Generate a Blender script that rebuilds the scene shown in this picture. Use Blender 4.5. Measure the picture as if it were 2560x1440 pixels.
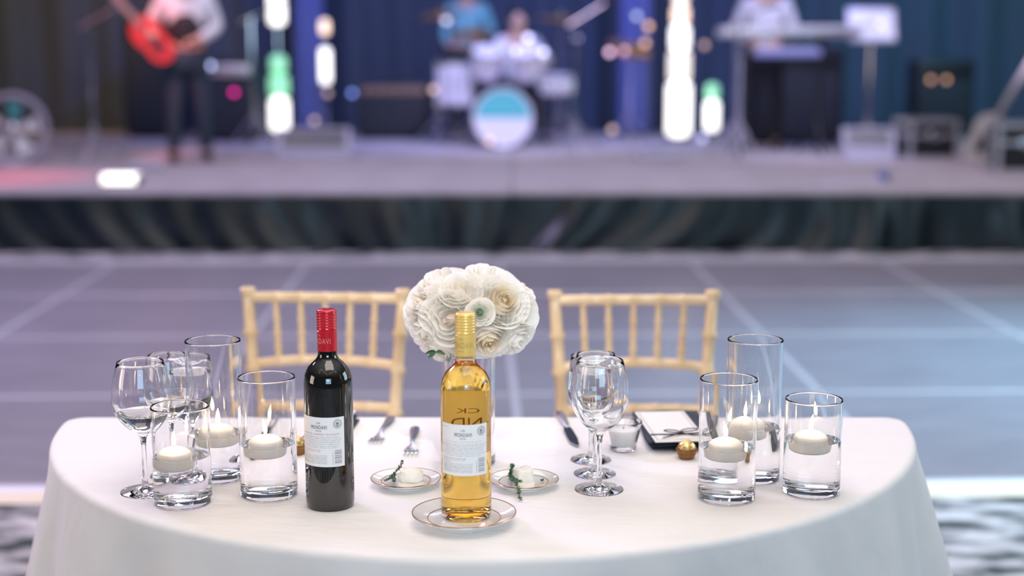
import bpy, bmesh, math, random
from mathutils import Vector, Matrix
R = random.Random(7)
PI = math.pi
for o in list(bpy.data.objects):
    bpy.data.objects.remove(o)
S = bpy.context.scene
C = S.collection

# ------------------------------------------------------------------ camera
cam_d = bpy.data.cameras.new('camera')
cam = bpy.data.objects.new('camera', cam_d)
C.objects.link(cam)
cam.location = (0, 0, 1.432)
cam.rotation_euler = (math.radians(90 - 9.36), 0, 0)
cam_d.sensor_width = 36
cam_d.lens = 52.03
cam_d.clip_end = 200
cam_d.dof.use_dof = True
cam_d.dof.focus_distance = 2.24
cam_d.dof.aperture_fstop = 1.85
cam_d.dof.aperture_blades = 0
S.camera = cam

# ------------------------------------------------------------------ world, large lights, exposure
W = bpy.data.worlds.new('room_ambient')
S.world = W
W.use_nodes = True
W.node_tree.nodes['Background'].inputs[0].default_value = (0.55, 0.62, 0.78, 1)
W.node_tree.nodes['Background'].inputs[1].default_value = 0.06

def area(name, loc, target, size, power, color, size_y=None):
    d = bpy.data.lights.new(name, 'AREA')
    d.shape = 'RECTANGLE'
    d.size = size
    d.size_y = size_y or size
    d.energy = power
    d.color = color
    o = bpy.data.objects.new(name, d)
    o.location = loc
    o.rotation_euler = (Vector(target) - Vector(loc)).to_track_quat('-Z', 'Y').to_euler()
    C.objects.link(o)
    return o

def spot(name, loc, target, angle, power, color, blend=0.6, radius=0.12):
    d = bpy.data.lights.new(name, 'SPOT')
    d.spot_size = math.radians(angle)
    d.spot_blend = blend
    d.energy = power
    d.color = color
    d.shadow_soft_size = radius
    o = bpy.data.objects.new(name, d)
    o.location = loc
    o.rotation_euler = (Vector(target) - Vector(loc)).to_track_quat('-Z', 'Y').to_euler()
    C.objects.link(o)
    return o

area('ceiling_panel_over_table', (-0.4, 3.5, 4.2), (-0.05, 2.3, 0.75), 3.6, 41, (1.0, 0.83, 0.70), 2.4)
area('ceiling_panel_front', (0.4, 1.0, 4.6), (0, 2.3, 0.9), 2.6, 50, (1.0, 0.88, 0.78), 1.6)
area('front_fill', (0.6, -3.2, 2.2), (0, 2.4, 0.8), 2.4, 88, (0.44, 0.73, 1.0), 1.8)
spot('bouquet_fill_spot', (0.5, -1.2, 4.4), (-0.07, 2.36, 0.99), 5.6, 280, (1.0, 0.93, 0.85), 0.7, 0.06)  # added spot that brightens the flowers, no known fixture
spot('front_fill_spot', (0.35, -2.6, 2.35), (-0.06, 2.2, 1.02), 10.5, 330, (0.97, 0.98, 1.0), 0.9, 0.10)  # added to lift bottles, labels and flowers from the front
area('right_bluish_light', (5.4, 3.8, 2.3), (0.8, 3.6, 0.4), 2.4, 92, (0.62, 0.84, 1.0), 2.2)  # large bluish source on the right, reflected in the glass edges
area('left_warm_fill', (-3.8, 1.3, 1.5), (-0.7, 2.4, 0.55), 1.4, 30, (1.0, 0.82, 0.70), 1.4)  # added warm fill, set low to brighten the cloth's left side
area('dance_floor_left_wash', (-4.2, 6.6, 4.2), (-2.4, 5.6, 0), 1.6, 215, (0.66, 0.55, 1.0))
area('dance_floor_wash', (0.6, 7.0, 4.6), (0.6, 7.0, 0), 3.0, 45, (0.95, 0.92, 0.95))
spot('dance_floor_right_wash', (4.6, 6.6, 4.6), (2.9, 6.0, 0), 62, 2300, (0.32, 0.72, 1.0), 1.0, 0.4)
area('ceiling_bounce_fill', (0, 2.4, 3.5), (0, 2.4, 9), 9.0, 120, (1.0, 0.92, 0.86), 9.0)  # added unseen uplight so the glass rims reflect a bright ceiling
area('stage_wash_left', (-3.2, 12.0, 5.0), (-2.5, 12.4, 0.4), 2.0, 98, (0.84, 0.66, 0.90))
area('stage_wash_middle', (0.5, 11.6, 5.0), (0.2, 12.6, 0.4), 2.5, 102, (0.60, 0.64, 1.0))
area('stage_wash_right', (4.0, 11.6, 5.0), (3.6, 12.0, 0.4), 2.0, 90, (0.95, 0.76, 0.82))
spot('backdrop_blue_spot', (-1.2, 12.8, 5.2), (-1.0, 17.2, 1.5), 85, 620, (0.10, 0.20, 1.0))
spot('backdrop_blue_spot_right', (2.6, 12.8, 5.2), (2.6, 17.2, 1.3), 70, 480, (0.08, 0.20, 1.0))
spot('backdrop_teal_spot', (5.6, 13.0, 5.0), (5.6, 17.4, 1.9), 60, 520, (0.12, 0.80, 0.90))
spot('backdrop_amber_spot', (-4.9, 13.4, 4.2), (-4.9, 17.4, 1.8), 45, 420, (1.0, 0.55, 0.10))
spot('red_stage_spot', (-5.6, 11.0, 4.6), (-4.2, 11.4, 0.4), 26, 700, (1.0, 0.06, 0.10))
spot('guitar_red_spot', (-3.6, 9.6, 4.8), (-3.1, 12.7, 1.5), 12, 1300, (1.0, 0.25, 0.25))
spot('drum_spot', (0.8, 10.6, 5.2), (0.1, 14.8, 0.9), 30, 900, (0.74, 0.68, 1.0))
spot('keys_spot', (2.6, 10.6, 5.2), (2.9, 13.6, 1.3), 30, 800, (0.60, 0.60, 1.0))

S.view_settings.view_transform = 'Standard'
S.view_settings.look = 'None'
S.view_settings.exposure = 0.0
S.view_settings.gamma = 1.0
S.view_settings.use_curve_mapping = False
S.cycles.max_bounces = 40
S.cycles.transmission_bounces = 40
S.cycles.transparent_max_bounces = 24
S.cycles.glossy_bounces = 8
S.cycles.diffuse_bounces = 8
S.cycles.sample_clamp_indirect = 25.0
S.cycles.blur_glossy = 0.6
S.cycles.caustics_refractive = True
S.cycles.caustics_reflective = False

# ------------------------------------------------------------------ materials
MATS = {}
def mat(name, col, rough=0.5, metal=0.0, trans=0.0, ior=1.5, emit=None, strength=0, coat=0, sss=0, spec=0.5, sheen=0):
    if name in MATS:
        return MATS[name]
    m = bpy.data.materials.new(name)
    m.use_nodes = True
    b = m.node_tree.nodes['Principled BSDF']
    b.inputs['Base Color'].default_value = (*col, 1)
    b.inputs['Roughness'].default_value = rough
    b.inputs['Metallic'].default_value = metal
    b.inputs['Transmission Weight'].default_value = trans
    b.inputs['IOR'].default_value = ior
    b.inputs['Coat Weight'].default_value = coat
    b.inputs['Coat Roughness'].default_value = 0.05
    b.inputs['Specular IOR Level'].default_value = spec
    b.inputs['Sheen Weight'].default_value = sheen
    if sss:
        b.inputs['Subsurface Weight'].default_value = sss
        b.inputs['Subsurface Radius'].default_value = (0.016, 0.013, 0.011)
        b.inputs['Subsurface Scale'].default_value = 2.0
    if emit:
        b.inputs['Emission Color'].default_value = (*emit, 1)
        b.inputs['Emission Strength'].default_value = strength
    MATS[name] = m
    return m

def nd(m, typ, **kw):
    n = m.node_tree.nodes.new(typ)
    for k, v in kw.items():
        setattr(n, k, v)
    return n

def textured(m, c1, c2, scale, lo=0.35, hi=0.65, detail=4, stretch=(1, 1, 1), bump=0, bump_scale=None, rot=0, dist=0.002):
    """noise-mixed base colour and optional bump"""
    nt = m.node_tree
    b = nt.nodes['Principled BSDF']
    tc = nd(m, 'ShaderNodeTexCoord')
    mp = nd(m, 'ShaderNodeMapping')
    mp.inputs['Scale'].default_value = stretch
    mp.inputs['Rotation'].default_value = (0, 0, rot)
    nt.links.new(tc.outputs['Object'], mp.inputs['Vector'])
    n = nd(m, 'ShaderNodeTexNoise')
    n.inputs['Scale'].default_value = scale
    n.inputs['Detail'].default_value = detail
    nt.links.new(mp.outputs['Vector'], n.inputs['Vector'])
    cr = nd(m, 'ShaderNodeValToRGB')
    cr.color_ramp.elements[0].position = lo
    cr.color_ramp.elements[1].position = hi
    cr.color_ramp.elements[0].color = (*c1, 1)
    cr.color_ramp.elements[1].color = (*c2, 1)
    nt.links.new(n.outputs['Fac'], cr.inputs['Fac'])
    nt.links.new(cr.outputs['Color'], b.inputs['Base Color'])
    if bump:
        n2 = nd(m, 'ShaderNodeTexNoise')
        n2.inputs['Scale'].default_value = bump_scale or scale
        n2.inputs['Detail'].default_value = 3
        nt.links.new(mp.outputs['Vector'], n2.inputs['Vector'])
        bp = nd(m, 'ShaderNodeBump')
        bp.inputs['Strength'].default_value = bump
        bp.inputs['Distance'].default_value = dist
        nt.links.new(n2.outputs['Fac'], bp.inputs['Height'])
        nt.links.new(bp.outputs['Normal'], b.inputs['Normal'])
    return m

def translucent_mat(name, col, amount=0.35, rough=0.6, bump=0, bump_scale=120):
    m = mat(name, col, rough, spec=0.25)
    nt = m.node_tree
    b = nt.nodes['Principled BSDF']
    t = nd(m, 'ShaderNodeBsdfTranslucent')
    t.inputs['Color'].default_value = (*col, 1)
    mx = nd(m, 'ShaderNodeMixShader')
    mx.inputs['Fac'].default_value = amount
    out = nt.nodes['Material Output']
    nt.links.new(b.outputs[0], mx.inputs[1])
    nt.links.new(t.outputs[0], mx.inputs[2])
    nt.links.new(mx.outputs[0], out.inputs['Surface'])
    return m

M_glass = mat('clear_glass', (0.985, 0.99, 0.99), 0.0, trans=1, ior=1.5)
M_wside = mat('glass_to_water', (0.995, 0.998, 1.0), 0.0, trans=1, ior=1.333 / 1.5)
M_wtop = mat('water_surface', (0.995, 0.998, 1.0), 0.0, trans=1, ior=1.333)
M_wineglass_y = mat('pale_bottle_glass', (0.97, 0.90, 0.66), 0.0, trans=1, ior=1.5)
M_wine_in = mat('glass_to_white_wine', (0.97, 0.71, 0.21), 0.0, trans=1, ior=1.34 / 1.5)
M_wine_top = mat('white_wine_surface', (0.93, 0.74, 0.32), 0.0, trans=1, ior=1.34)
M_redbottle = mat('dark_bottle_glass', (0.006, 0.006, 0.005), 0.03, ior=1.6, spec=0.6, coat=0.4)
M_redcap = mat('red_cap', (0.62, 0.012, 0.03), 0.25, metal=0.25, coat=0.5)
M_yelcap = mat('yellow_cap', (0.86, 0.60, 0.17), 0.3, metal=0.2, coat=0.4)
M_label = mat('label_paper', (0.88, 0.88, 0.88), 0.6)
M_ink = mat('dark_ink', (0.03, 0.03, 0.035), 0.6)
M_inkgrey = mat('grey_ink', (0.16, 0.16, 0.17), 0.6)
M_inkred = mat('red_ink', (0.45, 0.03, 0.05), 0.6)
M_inkgold = mat('gold_ink', (0.72, 0.50, 0.22), 0.5)
M_inksilver = mat('silver_ink', (0.66, 0.26, 0.24), 0.4)
M_inktan = mat('tan_ink', (0.42, 0.30, 0.13), 0.5)
M_china = mat('white_china', (0.86, 0.84, 0.81), 0.12, coat=0.6)
M_goldband = mat('gold_band', (0.62, 0.33, 0.13), 0.25, metal=0.9)
M_silver = mat('polished_silver', (0.80, 0.78, 0.77), 0.25, metal=1)
M_blade = mat('knife_steel', (0.55, 0.56, 0.58), 0.15, metal=1)
M_wax = mat('white_wax', (0.96, 0.92, 0.88), 0.45, sss=0.9)
M_wick = mat('burnt_wick', (0.03, 0.02, 0.02), 0.9)
M_flame = mat('candle_flame', (1, 0.8, 0.5), 0.5)
_nt = M_flame.node_tree
_e = nd(M_flame, 'ShaderNodeEmission'); _e.inputs['Color'].default_value = (1.0, 0.70, 0.36, 1); _e.inputs['Strength'].default_value = 14
_t = nd(M_flame, 'ShaderNodeBsdfTransparent')
_a = nd(M_flame, 'ShaderNodeAddShader')
_nt.links.new(_e.outputs[0], _a.inputs[0]); _nt.links.new(_t.outputs[0], _a.inputs[1])
_nt.links.new(_a.outputs[0], _nt.nodes['Material Output'].inputs['Surface'])
M_cream = mat('card_paper', (0.84, 0.84, 0.82), 0.6)
M_inner = mat('inner_paper', (0.88, 0.87, 0.84), 0.6)
M_greyline = mat('grey_line_print', (0.42, 0.44, 0.46), 0.6)
M_ribbon = mat('black_ribbon', (0.012, 0.016, 0.02), 0.45)
M_napkin = textured(mat('dark_teal_napkin', (0.010, 0.022, 0.034), 0.8, sheen=0.1), (0.008, 0.018, 0.028), (0.014, 0.028, 0.042), 300, bump=0.3, bump_scale=900, dist=0.0006)
M_foil = mat('gold_foil', (0.86, 0.58, 0.24), 0.32, metal=0.85)
M_papercup = mat('brown_paper_cup', (0.26, 0.11, 0.03), 0.6)
M_papercup2 = mat('golden_cup_fold', (0.52, 0.28, 0.09), 0.5)
M_butter = textured(mat('butter', (0.90, 0.86, 0.74), 0.5, sss=0.3), (0.90, 0.84, 0.68), (0.92, 0.89, 0.80), 90, bump=0.5, bump_scale=160, dist=0.003)
M_thyme = mat('thyme_leaf', (0.035, 0.105, 0.05), 0.55)
M_thyme2 = mat('thyme_leaf_pale', (0.10, 0.20, 0.09), 0.55)
M_thstem = mat('thyme_stem', (0.16, 0.12, 0.07), 0.7)
M_petal = translucent_mat('white_petal', (0.95, 0.93, 0.89), 0.45)
M_petalc = translucent_mat('cream_petal', (0.93, 0.86, 0.72), 0.45)
M_petalp = translucent_mat('blush_petal', (0.90, 0.80, 0.74), 0.45)
M_gpetal = translucent_mat('greenish_petal', (0.84, 0.88, 0.82), 0.45)
M_green = mat('leaf_green', (0.05, 0.13, 0.06), 0.5)
M_gcentre = mat('green_centre', (0.16, 0.26, 0.12), 0.6)
M_anther = mat('brown_anther', (0.36, 0.22, 0.07), 0.7)
M_gold = textured(mat('champagne_paint', (0.80, 0.60, 0.36), 0.30, metal=0.05, coat=0.4), (0.84, 0.61, 0.34), (0.92, 0.71, 0.44), 18)
M_cushion = mat('ivory_cushion', (0.82, 0.78, 0.70), 0.8)
M_cloth = mat('white_linen', (0.86, 0.84, 0.82), 0.75, sheen=0.15)
textured(M_cloth, (0.865, 0.85, 0.835), (0.885, 0.87, 0.855), 6, bump=0.5, bump_scale=7, stretch=(1.0, 2.6, 1), rot=0.7, dist=0.012)
M_wood = mat('plywood', (0.42, 0.30, 0.18), 0.6)
M_black = mat('black_plastic', (0.012, 0.014, 0.018), 0.45)
M_blackcloth = mat('speaker_cloth', (0.010, 0.014, 0.018), 0.85)
M_chrome = mat('chrome', (0.80, 0.80, 0.86), 0.10, metal=1)
M_alu = mat('aluminium', (0.74, 0.73, 0.76), 0.30, metal=0.9)
M_seam = mat('seam_metal', (0.72, 0.72, 0.75), 0.35, metal=0.4)
M_ramp = mat('ramp_bevel', (0.82, 0.70, 0.50), 0.5)

# ------------------------------------------------------------------ mesh helpers
class MB:
    def __init__(s):
        s.v = []; s.f = []; s.mi = []
    def add(s, vs, fs, mi=0):
        o = len(s.v)
        s.v += [tuple(v) for v in vs]
        s.f += [tuple(i + o for i in f) for f in fs]
        s.mi += [mi] * len(fs)
        return s
    def box(s, c, d, bev=0.0, rot=None, mi=0):
        x, y, z = d[0] / 2, d[1] / 2, d[2] / 2
        b = min(bev, x * .9, y * .9, z * .9)
        if b <= 0:
            vs = [(i * x, j * y, k * z) for k in (-1, 1) for j in (-1, 1) for i in (-1, 1)]
            fs = [(0, 2, 3, 1), (4, 5, 7, 6), (0, 1, 5, 4), (2, 6, 7, 3), (0, 4, 6, 2), (1, 3, 7, 5)]
        else:
            bm = bmesh.new()
            bmesh.ops.create_cube(bm, size=2)
            for v in bm.verts:
                v.co = Vector((v.co.x * x, v.co.y * y, v.co.z * z))
            bmesh.ops.bevel(bm, geom=bm.edges[:], offset=b, segments=2, affect='EDGES', profile=0.5)
            bm.verts.index_update()
            vs = [v.co.copy() for v in bm.verts]
            fs = [[v.index for v in f.verts] for f in bm.faces]
            bm.free()
        m = rot.to_matrix() if rot else None
        vs = [(m @ Vector(v) if m else Vector(v)) + Vector(c) for v in vs]
        return s.add(vs, fs, mi)
    def lathe(s, prof, n=32, c=(0, 0, 0), axis=None, mi=0, closed=False):
        q = Vector((0, 0, 1)).rotation_difference(Vector(axis)) if axis else None
        vs = []; fs = []; rows = []
        for r, z in prof:
            if r < 1e-7:
                rows.append([len(vs)]); vs.append(Vector((0, 0, z)))
            else:
                rows.append(list(range(len(vs), len(vs) + n)))
                vs += [Vector((r * math.cos(2 * PI * i / n), r * math.sin(2 * PI * i / n), z)) for i in range(n)]
        pr = list(zip(rows[:-1], rows[1:]))
        if closed:
            pr.append((rows[-1], rows[0]))
        for a, b in pr:
            if len(a) == 1 and len(b) == 1:
                continue
            for i in range(n):
                j = (i + 1) % n
                if len(a) == 1:
                    fs.append((a[0], b[j], b[i]))
                elif len(b) == 1:
                    fs.append((a[i], a[j], b[0]))
                else:
                    fs.append((a[i], a[j], b[j], b[i]))
        if q:
            vs = [q @ v for v in vs]
        return s.add([v + Vector(c) for v in vs], fs, mi)
    def tube(s, pts, rad, n=8, caps=True, mi=0):
        pts = [Vector(p) for p in pts]
        if not isinstance(rad, (list, tuple)):
            rad = [rad] * len(pts)
        vs = []; fs = []
        up = None
        for i, p in enumerate(pts):
            a = pts[max(i - 1, 0)]; b = pts[min(i + 1, len(pts) - 1)]
            t = (b - a).normalized()
            if up is None:
                up = Vector((0, 0, 1)) if abs(t.z) < .9 else Vector((1, 0, 0))
            x = (up - t * up.dot(t)).normalized()
            up = x
            y = t.cross(x)
            for k in range(n):
                an = 2 * PI * k / n
                vs.append(p + (x * math.cos(an) + y * math.sin(an)) * rad[i])
        for i in range(len(pts) - 1):
            for k in range(n):
                j = (k + 1) % n
                fs.append((i * n + k, i * n + j, (i + 1) * n + j, (i + 1) * n + k))
        if caps:
            fs.append(tuple(reversed(range(n))))
            fs.append(tuple(range((len(pts) - 1) * n, len(pts) * n)))
        return s.add(vs, fs, mi)
    def ball(s, c, r, n=12, m=8, mi=0):
        if not isinstance(r, (tuple, list)):
            r = (r, r, r)
        o = MB().lathe([(math.sin(PI * i / m), -math.cos(PI * i / m)) if 0 < i < m else (0, -1 if i == 0 else 1) for i in range(m + 1)], n)
        return s.add([(v[0] * r[0] + c[0], v[1] * r[1] + c[1], v[2] * r[2] + c[2]) for v in o.v], o.f, mi)
    def mesh(s, name, mats, smooth=True, angle=40):
        me = bpy.data.meshes.new(name)
        me.from_pydata([tuple(v) for v in s.v], [], s.f)
        for m in (mats if isinstance(mats, (list, tuple)) else [mats]):
            me.materials.append(m)
        if len(me.materials) > 1:
            for p, i in zip(me.polygons, s.mi):
                p.material_index = i
        if smooth:
            me.polygons.foreach_set('use_smooth', [True] * len(me.polygons))
            me.set_sharp_from_angle(angle=math.radians(angle))
        me.update()
        return me
    def obj(s, name, mats, parent=None, smooth=True, angle=40):
        o = bpy.data.objects.new(name, s.mesh(name, mats, smooth, angle))
        C.objects.link(o)
        if parent:
            o.parent = parent
        return o

def tag(o, label, cat, group=None, kind=None):
    o['label'] = label
    o['category'] = cat
    if group: o['group'] = group
    if kind: o['kind'] = kind
    return o
def thing(name, label, cat, loc=(0, 0, 0), rz=0, group=None):
    o = bpy.data.objects.new(name, None)
    o.empty_display_size = 0.05
    C.objects.link(o)
    o.location = loc
    o.rotation_euler = (0, 0, rz)
    return tag(o, label, cat, group)
def struct(o, label=None):
    o['kind'] = 'structure'
    if label: o['label'] = label
    return o
def link(name, me, parent=None):
    o = bpy.data.objects.new(name, me)
    C.objects.link(o)
    if parent: o.parent = parent
    return o

# ------------------------------------------------------------------ setting: carpet floor, back drape wall
M_carpet = mat('mottled_carpet', (0.4, 0.4, 0.4), 0.95)
textured(M_carpet, (0.020, 0.034, 0.034), (0.60, 0.575, 0.57), 5.2, lo=0.41, hi=0.62, detail=9, stretch=(0.9, 2.0, 1), rot=-0.45, bump=0.4, bump_scale=60, dist=0.01)
f = MB().box((0, 8.0, -0.02), (26, 24, 0.04)).obj('floor', M_carpet, smooth=False)
struct(f, 'carpet mottled in charcoal and ivory under the table')

M_ceil = mat('ceiling_paint', (0.80, 0.80, 0.79), 0.9)
struct(MB().box((0, 2.5, 5.45), (26, 15, 0.1)).obj('ceiling', M_ceil, smooth=False), 'white ceiling over the table and dance floor')
M_drape = mat('backdrop_drape', (0.055, 0.078, 0.12), 0.8, sheen=0.2)
b = MB()
nx = 340
vs = []
for i in range(nx + 1):
    x = -10 + 20 * i / nx
    for z in (0.0, 1.2, 2.6, 4.2, 5.6):
        vs.append((x, 17.75 + 0.10 * math.sin(x * 11 + 0.7 * math.sin(x * 1.7) + 0.2 * z) + 0.05 * math.sin(x * 4.1), z))
fs = []
for i in range(nx):
    for k in range(4):
        fs.append((i * 5 + k, (i + 1) * 5 + k, (i + 1) * 5 + k + 1, i * 5 + k + 1))
b.add(vs, fs)
wb = b.obj('wall_back', M_drape)
struct(wb, 'dark pleated drape behind the band')

# ------------------------------------------------------------------ dance floor (4 ft panels, seams, ramps)
M_panel = mat('dance_panel', (0.27, 0.255, 0.28), 0.34, spec=0.5)
textured(M_panel, (0.235, 0.225, 0.25), (0.285, 0.27, 0.295), 2.2, stretch=(1, 3, 1))
df = thing('dance_floor', 'portable grey dance floor of large square panels between the chairs and the stage', 'dance floor', (0.05, 7.12, 0), math.radians(1.4))
P, PX = 1.235, 1.252
pm = MB().box((0, 0, 0.0125), (PX - 0.03, P - 0.03, 0.025), 0.002).mesh('panel', M_panel, smooth=False)
strip_x = MB().box((0, 0, 0.0130), (PX - 0.03, 0.029, 0.026), 0.003).mesh('seam_strip', M_seam, smooth=False)
strip_y = MB().box((0, 0, 0.0130), (0.029, P - 0.03, 0.026), 0.003).mesh('seam_strip', M_seam, smooth=False)
for i in range(-4, 4):
    for j in range(-2, 2):
        p = link('panel', pm, df); p.location = ((i + .5) * PX - 0.07, (j + .5) * P, 0)
    for j in range(-2, 3):
        p = link('seam_strip', strip_x, df); p.location = ((i + .5) * PX - 0.07, j * P, 0)
for i in range(-4, 5):
    for j in range(-2, 2):
        p = link('seam_strip', strip_y, df); p.location = (i * PX - 0.07, (j + .5) * P, 0)
rw, rl = 0.12, 4 * PX
def ramp(mb, y0, y1):
    x0, x1 = -rl - 0.07, rl - 0.07
    ya = y0 + (y1 - y0) * 0.35
    mb.add([(x0, y0, 0.024), (x1, y0, 0.024), (x1, ya, 0.022), (x0, ya, 0.022), (x1, y1, 0.001), (x0, y1, 0.001)],
           [(0, 1, 2, 3), (3, 2, 4, 5)] if y1 > y0 else [(3, 2, 1, 0), (5, 4, 2, 3)])
    return mb
e0 = -2 * P - 0.015
m = MB().add([(-rl - .07, e0, .024), (rl - .07, e0, .024), (rl - .07, e0 - .045, .023), (-rl - .07, e0 - .045, .023)], [(3, 2, 1, 0)])
m.obj('edge_strip', mat('bright_edge_strip', (0.90, 0.90, 0.92), 0.35), df, smooth=False)
m = MB().add([(-rl - .07, e0 - .045, .023), (rl - .07, e0 - .045, .023), (rl - .07, e0 - .10, .001), (-rl - .07, e0 - .10, .001)], [(3, 2, 1, 0)])
m.obj('edge_ramp', M_ramp, df, smooth=False)
m = MB(); ramp(m, 2 * P + 0.015, 2 * P + 0.36)
m.obj('edge_ramp', M_seam, df, smooth=False)

# ------------------------------------------------------------------ stage: deck sections and black skirt
M_deck = mat('stage_carpet', (0.42, 0.39, 0.42), 0.85)
textured(M_deck, (0.38, 0.35, 0.37), (0.45, 0.42, 0.44), 3, bump=0.2, bump_scale=90, dist=0.004)
st = thing('stage_platform', 'low grey carpeted stage platform with a black skirt', 'stage', (0, 10.32, 0))
dm = MB().box((1.22, 1.2, 0.395), (2.434, 2.394, 0.03), 0.004).mesh('deck_section', M_deck, smooth=False)
for i in range(-4, 4):
    for j in range(3):
        p = link('deck_section', dm, st); p.location = (i * 2.44, j * 2.40, 0)
M_skirt = mat('black_satin_skirt', (0.001, 0.009, 0.013), 0.32, spec=0.55)
nx, nz = 900, 14
vs = []; fs = []
for i in range(nx + 1):
    x = -9.6 + 19.2 * i / nx
    for k in range(nz + 1):
        t = k / nz
        z = 0.385 * (1 - t) + 0.003
        lean = 0.30 * math.sin(x * 0.9 + 0.6) * t * t + 0.10 * math.sin(x * 2.3) * t
        u = x + lean
        a = 0.25 + 0.75 * t
        y = -0.045 * t + a * (0.034 * math.sin(u * 7.0 + 1.4 * math.sin(u * 1.3)) + 0.014 * math.sin(u * 21.0 + 2.0 * math.sin(u * 0.8)) + 0.010 * math.sin(u * 4.1 + 1))
        vs.append((x, y - 0.03, z))
for i in range(nx):
    for k in range(nz):
        a = i * (nz + 1) + k
        fs.append((a, a + 1, a + nz + 2, a + nz + 1))
MB().add(vs, fs).obj('skirt', M_skirt, st)

# ------------------------------------------------------------------ half-moon table and its cloth
TX, TYB, TR, TZ = -0.05, 2.675, 0.775, 0.75
def outline(Rr, rc, n_arc=150, n_back=70):
    """half-moon outline (closed, counter-clockwise seen from above), corners rounded"""
    pts = []
    xs = math.sqrt((Rr - rc) ** 2 - rc ** 2)
    a0 = math.atan2(-rc, xs)
    for i in range(n_arc + 1):
        a = (-PI - a0) + (PI + 2 * a0) * i / n_arc
        pts.append((Rr * math.cos(a), Rr * math.sin(a)))
    for i in range(1, 13):
        a = a0 + (PI / 2 - a0) * i / 12
        pts.append((xs + rc * math.cos(a), -rc + rc * math.sin(a)))
    for i in range(1, n_back):
        pts.append((xs - 2 * xs * i / n_back, 0))
    for i in range(0, 12):
        a = PI / 2 + (PI / 2 - a0) * i / 12
        pts.append((-xs + rc * math.cos(a), -rc + rc * math.sin(a)))
    return pts
ol = outline(TR, 0.04)
N = len(ol)
nrm = []
for i in range(N):
    a = Vector(ol[i - 1]); bb = Vector(ol[(i + 1) % N])
    t = (bb - a).normalized()
    nrm.append(Vector((t.y, -t.x)))
arc = [0]
for i in range(1, N):
    arc.append(arc[-1] + (Vector(ol[i]) - Vector(ol[i - 1])).length)
per = arc[-1] + (Vector(ol[0]) - Vector(ol[-1])).length
cen = Vector((0, -0.30))
rows = []
for sc in (0.12, 0.3, 0.5, 0.7, 0.85, 0.94):
    rows.append([(cen.x + (p[0] - cen.x) * sc, cen.y + (p[1] - cen.y) * sc, 0) for p in ol])
er = 0.012
for k in range(5):
    a = PI / 2 * k / 4
    rows.append([(p[0] + n.x * (er * math.sin(a) - er), p[1] + n.y * (er * math.sin(a) - er), -er * (1 - math.cos(a))) for p, n in zip(ol, nrm)])
for k in range(1, 25):
    t = k / 24
    z = -er - (TZ - er - 0.004) * t
    row = []
    for i, (p, n) in enumerate(zip(ol, nrm)):
        s_ = arc[i] / per * 2 * PI
        drift = 0.05 * math.sin(s_ * 3 + 1)
        u = s_ + drift * t
        fold = (0.030 * math.sin(u * 17 + 1.3 * math.sin(u * 3)) + 0.018 * math.sin(u * 29 + 2.0 * math.sin(u * 2 + 1)) + 0.012 * math.sin(u * 9 + 2))
        corner = 0.0
        for cx_ in (-0.755, 0.755):
            dd = (Vector(p) - Vector((cx_, -0.10))).length
            corner += math.exp(-(dd / 0.16) ** 2)
        amp = (0.85 + 1.5 * corner) * t ** 0.85
        o = (0.105 * t + amp * fold + 0.008 * corner * t) * (0.45 if n.y > 0.7 else 1.0)
        row.append((p[0] + n.x * o, p[1] + n.y * o, z))
    rows.append(row)
b = MB()
vs = [(cen.x, cen.y, 0)] + [v for r in rows for v in r]
fs = [(0, 1 + i, 1 + (i + 1) % N) for i in range(N)]
for k in range(len(rows) - 1):
    for i in range(N):
        j = (i + 1) % N
        fs.append((1 + k * N + i, 1 + (k + 1) * N + i, 1 + (k + 1) * N + j, 1 + k * N + j))
b.add(vs, fs)
cl = b.obj('tablecloth', M_cloth, angle=80)
cl.location = (TX, TYB, TZ)
tag(cl, 'white floor-length linen tablecloth draped over the half-moon table', 'tablecloth')
tb = thing('half_moon_table', 'half-moon banquet table hidden under the white cloth', 'table', (TX, TYB, 0))
ol2 = outline(TR - 0.016, 0.03, 60, 10)
n2 = len(ol2)
b = MB()
b.add([(x, y - 0.008, TZ - 0.028) for x, y in ol2] + [(x, y - 0.008, TZ - 0.006) for x, y in ol2],
      [tuple(range(n2 - 1, -1, -1)), tuple(range(n2, 2 * n2))] + [(i, (i + 1) % n2, n2 + (i + 1) % n2, n2 + i) for i in range(n2)])
b.obj('tabletop', M_wood, tb, smooth=False)
for x, y in ((-0.55, -0.12), (0.55, -0.12), (-0.33, -0.5), (0.33, -0.5)):
    MB().tube([(x, y, 0), (x, y, TZ - 0.03)], 0.014, 10).obj('leg', M_alu, tb)

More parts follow.
